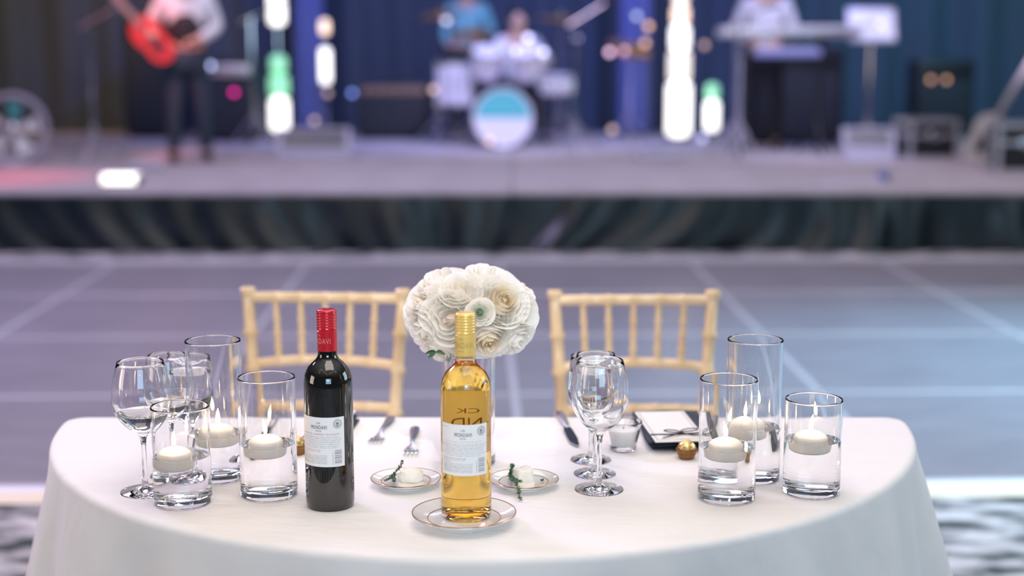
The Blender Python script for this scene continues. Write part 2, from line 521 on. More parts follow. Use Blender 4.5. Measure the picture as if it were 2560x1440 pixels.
# ------------------------------------------------------------------ champagne chairs
def ring_tube(mb, p0, p1, r0, r1, nodes=(), n=10, bulge=1.35, bow=None):
    """round bar with bamboo rings at the given fractions"""
    p0 = Vector(p0); p1 = Vector(p1)
    ts = {0.0, 1.0, 0.25, 0.5, 0.75}
    rr = {}
    for q in nodes:
        for d, k in ((-0.022, 1), (-0.010, bulge), (0.010, bulge), (0.022, 1)):
            t = min(1, max(0, q + d)); ts.add(t); rr[t] = k
    ts = sorted(ts)
    pts = []
    for t in ts:
        p = p0.lerp(p1, t)
        if bow: p = p + Vector(bow) * (1 - (2 * t - 1) ** 2)
        pts.append(p)
    mb.tube(pts, [(r0 + (r1 - r0) * t) * rr.get(t, 1) for t in ts], n)
    return mb
def make_chair(loc, rz, label):
    t = thing('chiavari_chair', label, 'chair', loc, rz, 'gold chairs behind the table')
    post = lambda z: (0.146 + max(0, z - 0.42) * 0.066, 0.0 + max(0, z - 0.42) * 0.10)
    for s in (-1, 1):
        m = MB()
        xt, yt = post(0.880); xs, ys = post(0.42)
        ring_tube(m, (s * 0.165, 0.035, 0), (s * xs, ys, 0.42), 0.0125, 0.014, (0.25, 0.6))
        ring_tube(m, (s * xs, ys, 0.42), (s * xt, yt, 0.876), 0.014, 0.0135, (0.42, 0.63, 0.81))
        o = m.obj('rear_leg', M_gold, t)
        m = MB().lathe([(0.0, 0), (0.0135, 0), (0.0175, 0.003), (0.0175, 0.015), (0.0135, 0.019), (0, 0.020)], 14, (s * xt, yt, 0.872))
        m.obj('finial', M_gold, t)
        m = MB()
        ring_tube(m, (s * 0.185, -0.385, 0), (s * 0.185, -0.385, 0.44), 0.0125, 0.0145, (0.25, 0.6, 0.88))
        m.obj('front_leg', M_gold, t)
        m = MB()
        ring_tube(m, (s * 0.185, -0.385, 0.20), (s * 0.158, 0.02, 0.20), 0.009, 0.009, (0.35, 0.65), 8)
        ring_tube(m, (s * 0.185, -0.385, 0.32), (s * 0.155, 0.01, 0.32), 0.009, 0.009, (0.35, 0.65), 8)
        m.obj('side_stretcher', M_gold, t)
    for z, nm, bow, r in ((0.868, 'top_rail', (0, 0.004, 0), 0.0118), (0.717, 'middle_rail', (0, 0.012, 0.010), 0.0112), (0.622, 'lower_rail', (0, 0.012, 0), 0.0112)):
        x, y = post(z)
        m = MB(); ring_tube(m, (-x, y, z), (x, y, z), r, r, (0.19, 0.34, 0.5, 0.66, 0.81), 12, 1.15, bow)
        m.obj(nm, M_gold, t)
    x0, y0 = post(0.86); x1, y1 = post(0.72)
    for k in range(5):
        fr = (k - 2) / 2
        bw = 1 - (fr * 0.65) ** 2
        m = MB(); ring_tube(m, (fr * x0 * 0.645, y0 + 0.004 * bw, 0.858), (fr * x1 * 0.645, y1 + 0.010 * bw, 0.725 + 0.008 * bw), 0.0072, 0.0078, (0.3, 0.55, 0.8), 8, 1.45)
        m.obj('spindle', M_gold, t)
    for y, w, z in ((-0.385, 0.185, 0.26), (0.015, 0.155, 0.26)):
        m = MB(); ring_tube(m, (-w, y, z), (w, y, z), 0.009, 0.009, (0.3, 0.7), 8)
        m.obj('cross_stretcher', M_gold, t)
    b = MB()
    b.add([(-0.195, -0.40, 0.42), (0.195, -0.40, 0.42), (0.165, 0.015, 0.42), (-0.165, 0.015, 0.42), (-0.195, -0.40, 0.45), (0.195, -0.40, 0.45), (0.165, 0.015, 0.45), (-0.165, 0.015, 0.45)],
          [(3, 2, 1, 0), (4, 5, 6, 7), (0, 1, 5, 4), (1, 2, 6, 5), (2, 3, 7, 6), (3, 0, 4, 7)])
    b.obj('seat', M_gold, t, smooth=False)
    MB().box((0, -0.195, 0.472), (0.34, 0.38, 0.044), 0.016).obj('cushion', M_cushion, t)
    return t
make_chair((-0.424, 3.24, 0), math.radians(-4), 'gold bamboo-style chair behind the red wine bottle')
make_chair((0.272, 3.21, 0), math.radians(0.5), 'gold bamboo-style chair behind the empty stemmed glasses and menu card')

# ------------------------------------------------------------------ glassware
def water_body(r_in_prof, level, tint_mats=None, n=56):
    """liquid surface: side and bottom (glass to liquid interface) and flat top"""
    m = MB()
    m.lathe(r_in_prof, n, mi=0)
    rt = r_in_prof[-1][0]
    m.lathe([(rt, level), (rt * 0.985, level - 0.0006), (rt * 0.94, level - 0.0009), (0, level - 0.0009)], n, mi=1)
    return m
def candle(loc, lean, label):
    t = thing('floating_candle', label, 'candle', loc, 0, 'floating candles')
    MB().lathe([(0, -0.019), (0.021, -0.019), (0.0238, -0.017), (0.0262, 0.0005), (0.0260, 0.0030), (0.0245, 0.0050), (0.018, 0.0095), (0.010, 0.0122), (0, 0.0130)], 40).obj('wax', M_wax, t)
    MB().tube([(0, 0, 0.012), (lean * 0.001, 0, 0.0165), (lean * 0.002, 0, 0.019)], 0.0007, 6).obj('wick', M_wick, t)
    m = MB()
    pts = []; rad = []
    for k in range(9):
        q = k / 8
        pts.append((lean * 0.006 * q * q, 0, 0.0155 + 0.023 * q)); rad.append(0.0034 * max(0.03, math.sin(PI * (0.12 + 0.88 * q) ** 0.75)))
    m.tube(pts, rad, 10)
    m.obj('flame', M_flame, t)
    ld = bpy.data.lights.new('flame_light', 'POINT')
    ld.energy = 6.0; ld.color = (1.0, 0.68, 0.44); ld.shadow_soft_size = 0.0024
    lo = bpy.data.objects.new('flame_light', ld); C.objects.link(lo)
    lo.parent = t; lo.location = (lean * 0.0022, 0, 0.0262)
def vase(x, y, h, level, label, clabel, cdx=0, cdy=0, lean=0, r=0.0435, candle_on=True):
    t = thing('cylinder_vase', label, 'vase', (x, y, TZ), 0, 'clear cylinder vases on the table')
    w, bt = 0.0026, 0.012
    prof = [(0, 0.0015), (r * 0.6, 0.0012), (r - 0.005, 0), (r - 0.002, 0.0006), (r, 0.003), (r, 0.0045), (r, 0.010), (r, h - 0.010), (r, h - 0.003), (r, h - 0.0012), (r - 0.0006, h - 0.0002), (r - w / 2, h), (r - w + 0.0006, h - 0.0002), (r - w, h - 0.0012), (r - w, h - 0.003), (r - w, h - 0.010)]
    if level:
        prof += [(r - w, level + 0.004), (r - w, level)]
    else:
        prof += [(r - w, bt + 0.012), (r - w, bt + 0.006), (r - w, bt + 0.004), (r - w - 0.001, bt + 0.001), (r - w - 0.004, bt), (r - w - 0.008, bt), (0, bt)]
    MB().lathe(prof, 72).obj('glass', M_glass, t)
    if level:
        water_body([(0, bt), (r - w - 0.008, bt), (r - w - 0.004, bt), (r - w - 0.001, bt + 0.001), (r - w, bt + 0.004), (r - w, bt + 0.006), (r - w, bt + 0.012), (r - w, level - 0.004), (r - w, level)], level, n=72).obj('water', [M_wside, M_wtop], t)
        if candle_on:
            candle((x + cdx, y + cdy, TZ + level), lean, clabel)
    return t
vase(-0.372, 2.188, 0.186, 0.083, 'medium clear glass cylinder vase just left of the red wine bottle', 'white candle floating in the medium vase beside the red wine bottle', -0.003, -0.004, -0.6)
vase(-0.496, 2.150, 0.150, 0.074, 'short clear glass cylinder vase in front of the filled stemmed glasses', 'white candle floating in the short vase in front of the filled stemmed glasses', -0.010, -0.003, 0.1)
vase(-0.470, 2.279, 0.224, 0.075, 'tall clear glass cylinder vase beside the filled stemmed glasses', 'white candle floating in the tall vase beside the filled stemmed glasses', 0.004, 0.0, 0.1)
vase(0.326, 2.171, 0.187, 0.083, 'medium clear glass cylinder vase beside the gold foil chocolate and menu card', 'white candle floating in the medium vase beside the menu card', -0.003, -0.003, -0.7)
vase(0.381, 2.272, 0.227, 0.088, 'tallest clear glass cylinder vase at the right of the table, behind the medium one', 'white candle floating in the tall vase at the right of the table', -0.008, 0.002, 0.3)
vase(0.461, 2.200, 0.149, 0.086, 'short clear glass cylinder vase at the right end of the table', 'white candle floating in the short vase at the right end of the table', -0.004, -0.002, 0.5)
fv = vase(-0.071, 2.362, 0.186, None, 'clear glass cylinder vase holding the white bouquet behind the white wine bottle', '')

def wine_glass(x, y, h, rb, rmax, rrim, zb, zmax, level, label):
    t = thing('wine_glass', label, 'glass', (x, y, TZ), 0, 'stemmed glasses on the table')
    w = 0.0011
    out = [(0, 0.0), (rb * 0.5, 0.0005), (rb - 0.0008, 0), (rb, 0.0010), (rb - 0.0006, 0.0020), (rb * 0.7, 0.0030), (rb * 0.35, 0.0048), (rb * 0.17, 0.0085), (0.0044, 0.018), (0.0038, 0.03), (0.0037, zb - 0.022), (0.0048, zb - 0.010), (0.0075, zb - 0.003)]
    bowl = []
    K = 14
    for i in range(K + 1):
        q = i / K
        z = zb + (h - zb) * q
        qm = (zmax - zb) / (h - zb)
        if q < qm:
            rr = 0.0105 + (rmax - 0.0105) * math.sin(PI / 2 * (q / qm)) ** 0.72 if q > 0 else 0.0105
        else:
            u = (q - qm) / (1 - qm)
            rr = rmax + (rrim - rmax) * (u ** 1.9)
        bowl.append((rr, z))
    out += bowl
    ib = [(0, zb + 0.0035), (0.005, zb + 0.0040)] + [(max(0.006, rr - w), z + (0.0042 if i == 0 else 0.0010 * (1 - i / K))) for i, (rr, z) in enumerate(bowl)]
    top = [(rrim - 0.0002, h + 0.0005), (rrim - w + 0.0002, h + 0.0005)]
    if level:
        below = [p for p in ib if p[1] < level - 0.0015]
        above = [p for p in ib if p[1] > level + 0.0015]
        a, c_ = below[-1], above[0]
        rl_ = a[0] + (c_[0] - a[0]) * (level - a[1]) / (c_[1] - a[1])
        MB().lathe(out + top + list(reversed(above)) + [(rl_, level)], 56).obj('glass', M_glass, t)
        water_body(below + [(rl_, level)], level).obj('water', [M_wside, M_wtop], t)
    else:
        MB().lathe(out + top + list(reversed(ib)), 56).obj('glass', M_glass, t)
    return t
BIG = (0.205, 0.0378, 0.0448, 0.0352, 0.094, 0.146)
MID = (0.197, 0.0338, 0.0395, 0.0302, 0.094, 0.142)
GOB = (0.177, 0.0338, 0.0385, 0.0342, 0.066, 0.118)
wine_glass(0.135, 2.215, *BIG, None, 'large empty wine glass, front of the three stemmed glasses beside the votive')
wine_glass(0.133, 2.299, *MID, None, 'slim empty wine glass, middle of the three stemmed glasses beside the votive')
wine_glass(0.131, 2.380, *GOB, 0.153, 'short water goblet filled near its rim, behind the two empty wine glasses')
wine_glass(-0.566, 2.204, *BIG, 0.126, 'large wine glass part filled with clear liquid, outermost at the left end of the table')
wine_glass(-0.545, 2.290, *MID, 0.120, 'slim wine glass part filled with clear liquid, behind the large one at the left')
wine_glass(-0.530, 2.372, *GOB, 0.153, 'short water goblet filled near its rim, half hidden behind the tall left vase')

vt = thing('votive_holder', 'small tapered glass votive holder with white wax beside the stemmed glasses', 'candle holder', (0.189, 2.442, TZ))
MB().lathe([(0, 0.001), (0.019, 0.0006), (0.0218, 0.002), (0.0305, 0.046), (0.0322, 0.0495), (0.0318, 0.0510), (0.0300, 0.0510), (0.0285, 0.0480), (0.0205, 0.010), (0, 0.0095)], 48).obj('glass', M_glass, vt)
MB().lathe([(0, 0.0100), (0.0198, 0.0105), (0.0262, 0.038), (0.0250, 0.0385), (0, 0.0375)], 40).obj('wax', M_wax, vt)
MB().tube([(0, 0, 0.037), (0.001, 0, 0.044)], 0.0008, 6).obj('wick', M_wick, vt)

# ------------------------------------------------------------------ lettering helpers
def text_mesh(body, size, font_res=2, space=1.0, xscale=1.0, shear=0.0, align='CENTER'):
    cu = bpy.data.curves.new('lettering', 'FONT')
    cu.body = body
    cu.size = size
    cu.resolution_u = font_res
    cu.align_x = align
    cu.space_character = space
    cu.shear = shear
    o = bpy.data.objects.new('lettering', cu)
    C.objects.link(o)
    dg = bpy.context.evaluated_depsgraph_get()
    dg.update()
    me = o.evaluated_get(dg).to_mesh()
    vs = [(v.co.x * xscale, v.co.y) for v in me.vertices]
    fs = [tuple(p.vertices) for p in me.polygons]
    o.evaluated_get(dg).to_mesh_clear()
    bpy.data.objects.remove(o)
    bpy.data.curves.remove(cu)
    return vs, fs
def wrap(mb, vs, fs, r, ang0, z0, mi=0, flip=False):
    """flat lettering bent round a bottle; angle 0 faces the camera (-y)"""
    pts = []
    for x, y in vs:
        a = ang0 + x / r
        pts.append((r * math.sin(a), -r * math.cos(a), z0 + y))
    mb.add(pts, fs, mi)
def fit(body, size, width=None, height=None, **k):
    vs, fs = text_mesh(body, size, **k)
    x0 = min(v[0] for v in vs); x1 = max(v[0] for v in vs)
    y0 = min(v[1] for v in vs); y1 = max(v[1] for v in vs)
    sx = width / (x1 - x0) if width else 1
    sy = height / (y1 - y0) if height else sx
    if not width: sx = sy
    cx = (x0 + x1) / 2
    return [((x - cx) * sx, (y - y0) * sy) for x, y in vs], fs
def curved_patch(r, a0, a1, z0, z1, n=40, mi=0, mb=None):
    mb = mb or MB()
    vs = []
    for i in range(n + 1):
        a = a0 + (a1 - a0) * i / n
        for z in (z0, z1):
            vs.append((r * math.sin(a), -r * math.cos(a), z))
    mb.add(vs, [(2 * i, 2 * i + 2, 2 * i + 3, 2 * i + 1) for i in range(n)], mi)
    return mb
def emblem(mb, r, ang, z0, rad, mi):
    """round seal with a ring, a bare tree and water lines"""
    def disc(x, y): return (r * math.sin(ang + x / r), -r * math.cos(ang + x / r), z0 + y)
    for ra, rb_ in ((rad, rad * 0.93), (rad * 0.70, rad * 0.67)):
        n = 36; vs = []
        for i in range(n):
            a = 2 * PI * i / n
            vs += [disc(ra * math.cos(a), ra * math.sin(a)), disc(rb_ * math.cos(a), rb_ * math.sin(a))]
        mb.add(vs, [(2 * i, 2 * ((i + 1) % n), 2 * ((i + 1) % n) + 1, 2 * i + 1) for i in range(n)], mi)
    def bar(x0, y0, x1, y1, w):
        d = Vector((x1 - x0, y1 - y0)).normalized(); nx_, ny_ = -d.y * w / 2, d.x * w / 2
        mb.add([disc(x0 + nx_, y0 + ny_), disc(x0 - nx_, y0 - ny_), disc(x1 - nx_, y1 - ny_), disc(x1 + nx_, y1 + ny_)], [(0, 1, 2, 3)], mi)
    for k in range(22):   # ring of tiny letters
        a = 2 * PI * k / 22
        bar(rad * 0.73 * math.cos(a), rad * 0.73 * math.sin(a), rad * 0.85 * math.cos(a), rad * 0.83 * math.sin(a), rad * 0.06)
    bar(-0.1 * rad, -0.45 * rad, -0.05 * rad, 0.1 * rad, rad * 0.09)
    for dx, dy in ((-0.45, 0.25), (-0.3, 0.45), (-0.05, 0.52), (0.2, 0.45), (0.4, 0.25), (0.42, 0.05), (-0.5, 0.05)):
        bar(-0.05 * rad, 0.0, dx * rad, dy * rad, rad * 0.07)
    for k in range(4):
        bar(-0.5 * rad + k * 0.05 * rad, (-0.22 - 0.11 * k) * rad, 0.55 * rad - k * 0.07 * rad, (-0.20 - 0.11 * k) * rad, rad * 0.045)

PARA = {'red': ['Cabernet Sauvignon has a classic, deep red color,', 'cherry and blackberry flavors with a hint of oak and',
                'vanilla. The ideal wine for a pasta dinner, grilled meat', 'and cheese. Blended from our family vineyards, our',
                'wines are grown in the four winds of California. From', 'vine to glass, California sunshine creates wines', 'to be enjoyed everyday - whatever the occasion.'],
        'white': ['Sauvignon Blanc is a bright and refreshing wine with citrus aromas', 'and crisp flavors of apple and pear with a hint of melon',
                  'and a clean finish. It is an ideal match with seafood,', 'chicken, salads and light cheese. From our family', 'vineyards, the four winds of California cool the vines',
                  'so the fruit ripens slowly. California sunshine creating wines', 'to be enjoyed everyday - whatever the occasion.']}
WARN = ['GOVERNMENT WARNING: (1) ACCORDING TO THE SURGEON', 'GENERAL, WOMEN SHOULD NOT DRINK ALCOHOLIC', 'BEVERAGES DURING PREGNANCY BECAUSE OF THE RISK',
        'OF BIRTH DEFECTS. (2) CONSUMPTION OF ALCOHOLIC', 'BEVERAGES IMPAIRS YOUR ABILITY TO DRIVE A CAR OR', 'OPERATE MACHINERY, AND MAY CAUSE HEALTH PROBLEMS.']
def back_label(parent, r, ang, half, z0, z1, kind):
    a = math.radians(ang); h = math.radians(half)
    lab = curved_patch(r + 0.0003, a - h, a + h, z0, z1).obj('back_label', M_label, parent)
    lab['label'] = 'white paper back label printed with small text'
    r2 = r + 0.00055
    wd = 2 * h * r
    L = -wd / 2
    mb = MB()
    def put(body, size, zt, mi, width=None, height=None, cx=0.0, left=None, **k):
        vs, fs = fit(body, size, width, height, **k)
        if left is not None:
            mn = min(v[0] for v in vs); cx = left - mn
        wrap(mb, vs, fs, r2, a + cx / r2, z0 + zt, mi)
    H = z1 - z0
    put('VINTED & BOTTLED', 0.001, H - 0.0048, 2, width=0.012, font_res=1, left=L + 0.003)
    put('CK', 0.003, H - 0.0098, 0, width=0.0068, height=0.0026)
    put('MONDAVI', 0.005, H - 0.0176, 0, width=0.0245, height=0.0056, space=1.15)
    put('MONDAVI', 0.005, H - 0.0176, 0, width=0.0248, height=0.0056, space=1.15)
    put('Family', 0.003, H - 0.0222, 1, width=0.0100, height=0.0034, shear=0.45)
    put('CALIFORNIA CABERNET SAUVIGNON' if kind == 'red' else 'CALIFORNIA SAUVIGNON BLANC', 0.002, H - 0.0262, 2 if kind == 'red' else 3, width=wd * 0.80, height=0.0019, space=1.2)
    for i, line in enumerate(PARA[kind]):
        put(line, 0.0016, H - 0.0300 - 0.00272 * i, 1, width=wd * (0.90 if i % 2 else 0.84) * len(line) / 54, height=0.0017, font_res=1)
    z = H - 0.0300 - 0.00272 * 7 - 0.0012
    put('VINTED AND BOTTLED BY THE FAMILY WINERY', 0.0014, z, 2 if kind == 'red' else 1, width=0.038, height=0.0014, font_res=1, left=L + 0.0045)
    put('ST. HELENA, CA  ALC. 13% BY VOL.  750 ML', 0.0014, z - 0.0025, 1, width=0.036, height=0.0014, font_res=1, left=L + 0.0045)
    put('CONTAINS SULFITES', 0.0014, z - 0.0049, 1, width=0.013, height=0.0012, font_res=1, left=L + 0.0045)
    z -= 0.0080
    for i, line in enumerate(WARN):
        put(line, 0.0014, z - 0.00235 * i, 2 if i == 0 and kind == 'x' else 1, width=0.047, height=0.0014, font_res=1, left=L + 0.0045)
    mb2 = MB()
    emblem(mb2, r2, a + (wd / 2 - 0.0105) / r2, z0 + H - 0.0100, 0.0066, 0)
    for k in range(13):    # striped code at the lower right corner
        zz = z0 + 0.0040 + k * 0.00175
        curved_patch(r2, a + (wd / 2 - 0.0155) / r2, a + (wd / 2 - 0.0045) / r2, zz, zz + (0.0003, 0.0007, 0.0005, 0.0009)[(k * 7) % 4], 4, 2 if kind == 'red' and k == 5 else 1, mb2)
    vs, fs = fit('0 81758 00152 6', 0.002, 0.018, 0.0013)
    ac = a + (wd / 2 - 0.0175) / r2
    mb2.add([(r2 * math.sin(ac - y / r2), -r2 * math.cos(ac - y / r2), z0 + 0.013 + x) for x, y in vs], fs, 1)
    inks = [M_ink, M_inkgrey, M_inkred, M_inkgold]
    mb.obj('lettering', inks, lab, smooth=False)
    mb2.obj('emblem_and_code', inks, lab, smooth=False)
def bottle_profile(r, hb, neck_r):
    return [(0, 0.006), (r * 0.35, 0.006), (r * 0.62, 0.003), (r * 0.80, 0.0), (r * 0.92, 0.0006), (r * 0.985, 0.004), (r, 0.010), (r, 0.013), (r, 0.020), (r, 0.175), (r, 0.183), (r * 0.999, 0.187), (r * 0.988, 0.194), (r * 0.93, 0.203), (r * 0.80, 0.2125), (r * 0.62, 0.2195), (r * 0.48, 0.2240), (neck_r * 1.05, 0.2285), (neck_r, 0.233), (neck_r, hb)]
def cap(parent, m, zb, zt, r, text_ang, lines, ink):
    p = [(r - 0.0006, zb), (r, zb + 0.0004), (r, zt - 0.0315), (r - 0.0006, zt - 0.0310), (r - 0.0006, zt - 0.0300), (r, zt - 0.0295)]
    z = zt - 0.0270
    while z < zt - 0.006:
        p += [(r + 0.0002, z), (r - 0.0007, z + 0.0014), (r + 0.0002, z + 0.0028)]
        z += 0.0042
    p += [(r, zt - 0.0045), (r - 0.0002, zt - 0.0022), (r - 0.0016, zt - 0.0005), (r - 0.003, zt), (0, zt - 0.0002)]
    c = MB().lathe(p, 48).obj('screw_cap', m, parent)
    c['label'] = 'screw cap with printed sleeve'
    mb = MB()
    for body, zc, w, hgt_, kw in lines:
        vs, fs = fit(body, 0.006, w, hgt_, **kw)
        wrap(mb, vs, fs, r + 0.0002, math.radians(text_ang), zc, 0)
    mb.obj('lettering', ink, c, smooth=False)

# red wine bottle
rb_ = thing('wine_bottle', 'dark red-wine bottle with a red screw cap and white back label', 'bottle', (-0.272, 2.136, TZ), 0, 'wine bottles on the table')
MB().lathe(bottle_profile(0.0362, 0.262, 0.0141), 72).obj('glass', M_redbottle, rb_)
cap(rb_, M_redcap, 0.2372, 0.2985, 0.0149, -50, [('MONDAVI', 0.2490, 0.040, 0.0082, dict(space=1.1)), ('CK', 0.2600, 0.009, 0.0032, {})], M_inksilver)
back_label(rb_, 0.0362, -17.5, 62, 0.0695, 0.1440, 'red')
# white wine bottle
wb_ = thing('wine_bottle', 'clear bottle of golden white wine with a yellow cap standing on a plate', 'bottle', (-0.066, 2.062, TZ + 0.0085), 0, 'wine bottles on the table')
rr, nr = 0.0362, 0.0141
gp = bottle_profile(rr, 0.262, nr)
FILL = 0.2262
inner = [(0, 0.013), (rr * 0.4, 0.0125), (rr * 0.7, 0.009), (rr * 0.86, 0.008), (rr - 0.003, 0.013), (rr - 0.0026, 0.018), (rr - 0.0026, 0.025), (rr - 0.0026, 0.175), (rr - 0.0026, 0.183), (rr * 0.999 - 0.0026, 0.187), (rr * 0.988 - 0.0026, 0.1935), (rr * 0.93 - 0.0026, 0.202), (rr * 0.80 - 0.0026, 0.2112), (rr * 0.62 - 0.0026, 0.218), (rr * 0.48 - 0.0026, 0.2225), (nr * 1.05 - 0.0022, FILL)]
MB().lathe(gp + [(nr - 0.0024, 0.262), (nr - 0.0024, 0.250), (nr - 0.0024, 0.232), (nr * 1.05 - 0.0022, FILL)], 72).obj('glass', M_wineglass_y, wb_)
m = MB()
m.lathe(inner, 72, mi=0)
rt = inner[-1][0]
m.lathe([(rt, FILL), (rt * 0.9, FILL - 0.0008), (0, FILL - 0.0009)], 72, mi=1)
wo = m.obj('wine', [M_wine_in, M_wine_top], wb_)
wo['label'] = 'golden white wine'
cap(wb_, M_yelcap, 0.2372, 0.2985, 0.0149, -25, [('MONDAVI', 0.2490, 0.036, 0.0088, dict(space=1.1)), ('CK', 0.2606, 0.008, 0.0032, {}), ('Family', 0.2432, 0.010, 0.0030, dict(shear=0.45))], M_inktan)
back_label(wb_, 0.0362, -5, 60, 0.0695, 0.1440, 'white')
M_flabel = translucent_mat('front_label_paper', (0.90, 0.88, 0.80), 0.6)
fl = curved_patch(rr + 0.0006, PI - 1.25, PI + 1.25, 0.088, 0.178).obj('front_label', M_flabel, wb_)
fl['label'] = 'front label seen from behind through the wine'
mb = MB()
for body, zc, w, hh, kw in (('CK', 0.1475, 0.017, 0.0075, {}), ('MONDAVI', 0.1250, 0.068, 0.0160, {}), ('Family', 0.110, 0.024, 0.010, dict(shear=0.45))):
    vs, fs = fit(body, 0.01, w, hh, **kw)
    wrap(mb, vs, fs, rr + 0.0003, PI, zc, 0)
mb.obj('lettering', M_inktan, fl, smooth=False)

# ------------------------------------------------------------------ plates, butter, thyme
def plate(x, y, r, label):
    t = thing('china_plate', label, 'plate', (x, y, TZ), 0, 'gold banded plates')
    k = r / 0.0745
    prof = [(0, 0.0035), (r * 0.52, 0.0035), (r * 0.56, 0.0005), (r * 0.60, 0.0005), (r * 0.63, 0.004), (r * 0.80, 0.0085 * k), (r * 0.97, 0.0150 * k), (r, 0.0165 * k), (r * 0.995, 0.0180 * k), (r * 0.96, 0.0172 * k), (r * 0.80, 0.0112 * k), (r * 0.66, 0.0085), (r * 0.5, 0.0075), (0, 0.0072)]
    MB().lathe(prof, 72).obj('body', M_china, t)
    for a, rr_, w in ((0.992, 0.0180 * k, 0.0008 if k > .9 else 0.0006), (0.70, 0.0097 * k if k > .9 else 0.0090, 0.0006)):
        m = MB().lathe([(r * a - w, rr_ - 0.0001), (r * a - w * .5, rr_ + w * .5), (r * a + w * .5, rr_ + w * .4), (r * a + w, rr_ - 0.0004)], 72)
        m.obj('gold_band', M_goldband, t)
    return t
plate(-0.069, 2.050, 0.0752, 'white gold-rimmed plate under the white wine bottle')
plate(-0.166, 2.236, 0.0550, 'small gold-rimmed plate of butter left of the white wine bottle')
plate(0.018, 2.231, 0.0550, 'small gold-rimmed plate of butter right of the white wine bottle')

def blob(seed, rx, ry, rz, blocky, n=26, m=18):
    rn = random.Random(seed)
    ph = [(rn.uniform(0, 6.3), rn.uniform(2, 6), rn.uniform(2, 6), rn.uniform(2, 5)) for _ in range(7)]
    mb = MB()
    prof = MB().ball((0, 0, 0), 1, n, m)
    vs = []
    for v in prof.v:
        p = Vector(v)
        q = p.copy()
        if blocky:
            mx_ = max(abs(q.x), abs(q.y), abs(q.z)); q = q.lerp(q / mx_ * 0.86, blocky)
        d = 1 + rn.uniform(-.035, .035) + sum(0.040 * math.sin(a + p.x * b_ + p.y * c_ + p.z * d_) for a, b_, c_, d_ in ph)
        q *= d
        z = max(q.z, -0.55)
        vs.append((q.x * rx, q.y * ry, (z + 0.55) * rz))
    return mb.add(vs, prof.f)
b = blob(3, 0.0205, 0.017, 0.0135, 0.15).obj('butter_scoop', M_butter)
b.location = (-0.158, 2.238, TZ + 0.0072)
tag(b, 'rounded cream-coloured butter scoop on the plate nearer the forks', 'butter')
b = blob(8, 0.0165, 0.015, 0.0145, 0.75).obj('butter_wedge', M_butter)
b.location = (0.018, 2.236, TZ + 0.0072); b.rotation_euler = (0, 0, 0.5)
tag(b, 'squarish butter wedge on the plate right of the white wine bottle', 'butter')
def thyme(paths, label, seed):
    rn = random.Random(seed)
    t = thing('thyme_sprig', label, 'herb', paths[0][0], 0, 'thyme sprigs')
    o = Vector(paths[0][0])
    sm = MB(); lm = MB()
    for pts in paths:
        pts = [Vector(p) - o for p in pts]
        sm.tube(pts, 0.0006, 5)
        for i in range(len(pts) - 1):
            L = (pts[i + 1] - pts[i]).length
            for q in range(max(1, int(L / 0.0015))):
                p = pts[i].lerp(pts[i + 1], rn.random())
                for _ in range(2):
                    d = Vector((rn.uniform(-1, 1), rn.uniform(-1, 1), rn.uniform(0.0, 1))).normalized()
                    s_ = d.cross(Vector((0, 0, 1)) if abs(d.z) < .9 else Vector((1, 0, 0))).normalized() * 0.0014
                    u = d.cross(s_).normalized() * 0.0005
                    e = p + d * rn.uniform(0.0038, 0.0060); mdl = p.lerp(e, 0.55)
                    lm.add([p, mdl + s_ + u, e, mdl - s_ + u, mdl - u], [(0, 1, 4), (1, 2, 4), (2, 3, 4), (3, 0, 4)], rn.choice((0, 0, 1)))
    sm.obj('stem', M_thstem, t)
    o_ = lm.obj('leaves', [M_thyme, M_thyme2], t, smooth=False)
    o_['kind'] = 'stuff'
z = TZ
thyme([[(-0.176, 2.256, z + .024), (-0.182, 2.240, z + .020), (-0.188, 2.220, z + .016), (-0.196, 2.203, z + .017)], [(-0.184, 2.234, z + .019), (-0.183, 2.214, z + .014), (-0.182, 2.200, z + .016)], [(-0.176, 2.258, z + .024), (-0.172, 2.268, z + .030)]],
      'dark green thyme sprig beside the butter scoop left of the white wine bottle', 1)
thyme([[(0.000, 2.262, z + .026), (0.000, 2.244, z + .024), (-0.002, 2.226, z + .019), (0.000, 2.205, z + .015)], [(0.003, 2.258, z + .026), (-0.004, 2.236, z + .021), (-0.001, 2.214, z + .015)], [(0.000, 2.222, z + .017), (0.010, 2.206, z + .015), (0.014, 2.196, z + .018)], [(0.002, 2.210, z + .016), (0.007, 2.182, z + .019), (0.011, 2.165, z + .012), (0.012, 2.150, z + .003)]],
      'thyme sprig trailing over the rim of the plate right of the white wine bottle', 2)
thyme([[(0.045, 2.228, z + .0105), (0.049, 2.221, z + .012)]], 'tiny loose thyme tip on the rim beside the butter wedge', 5)

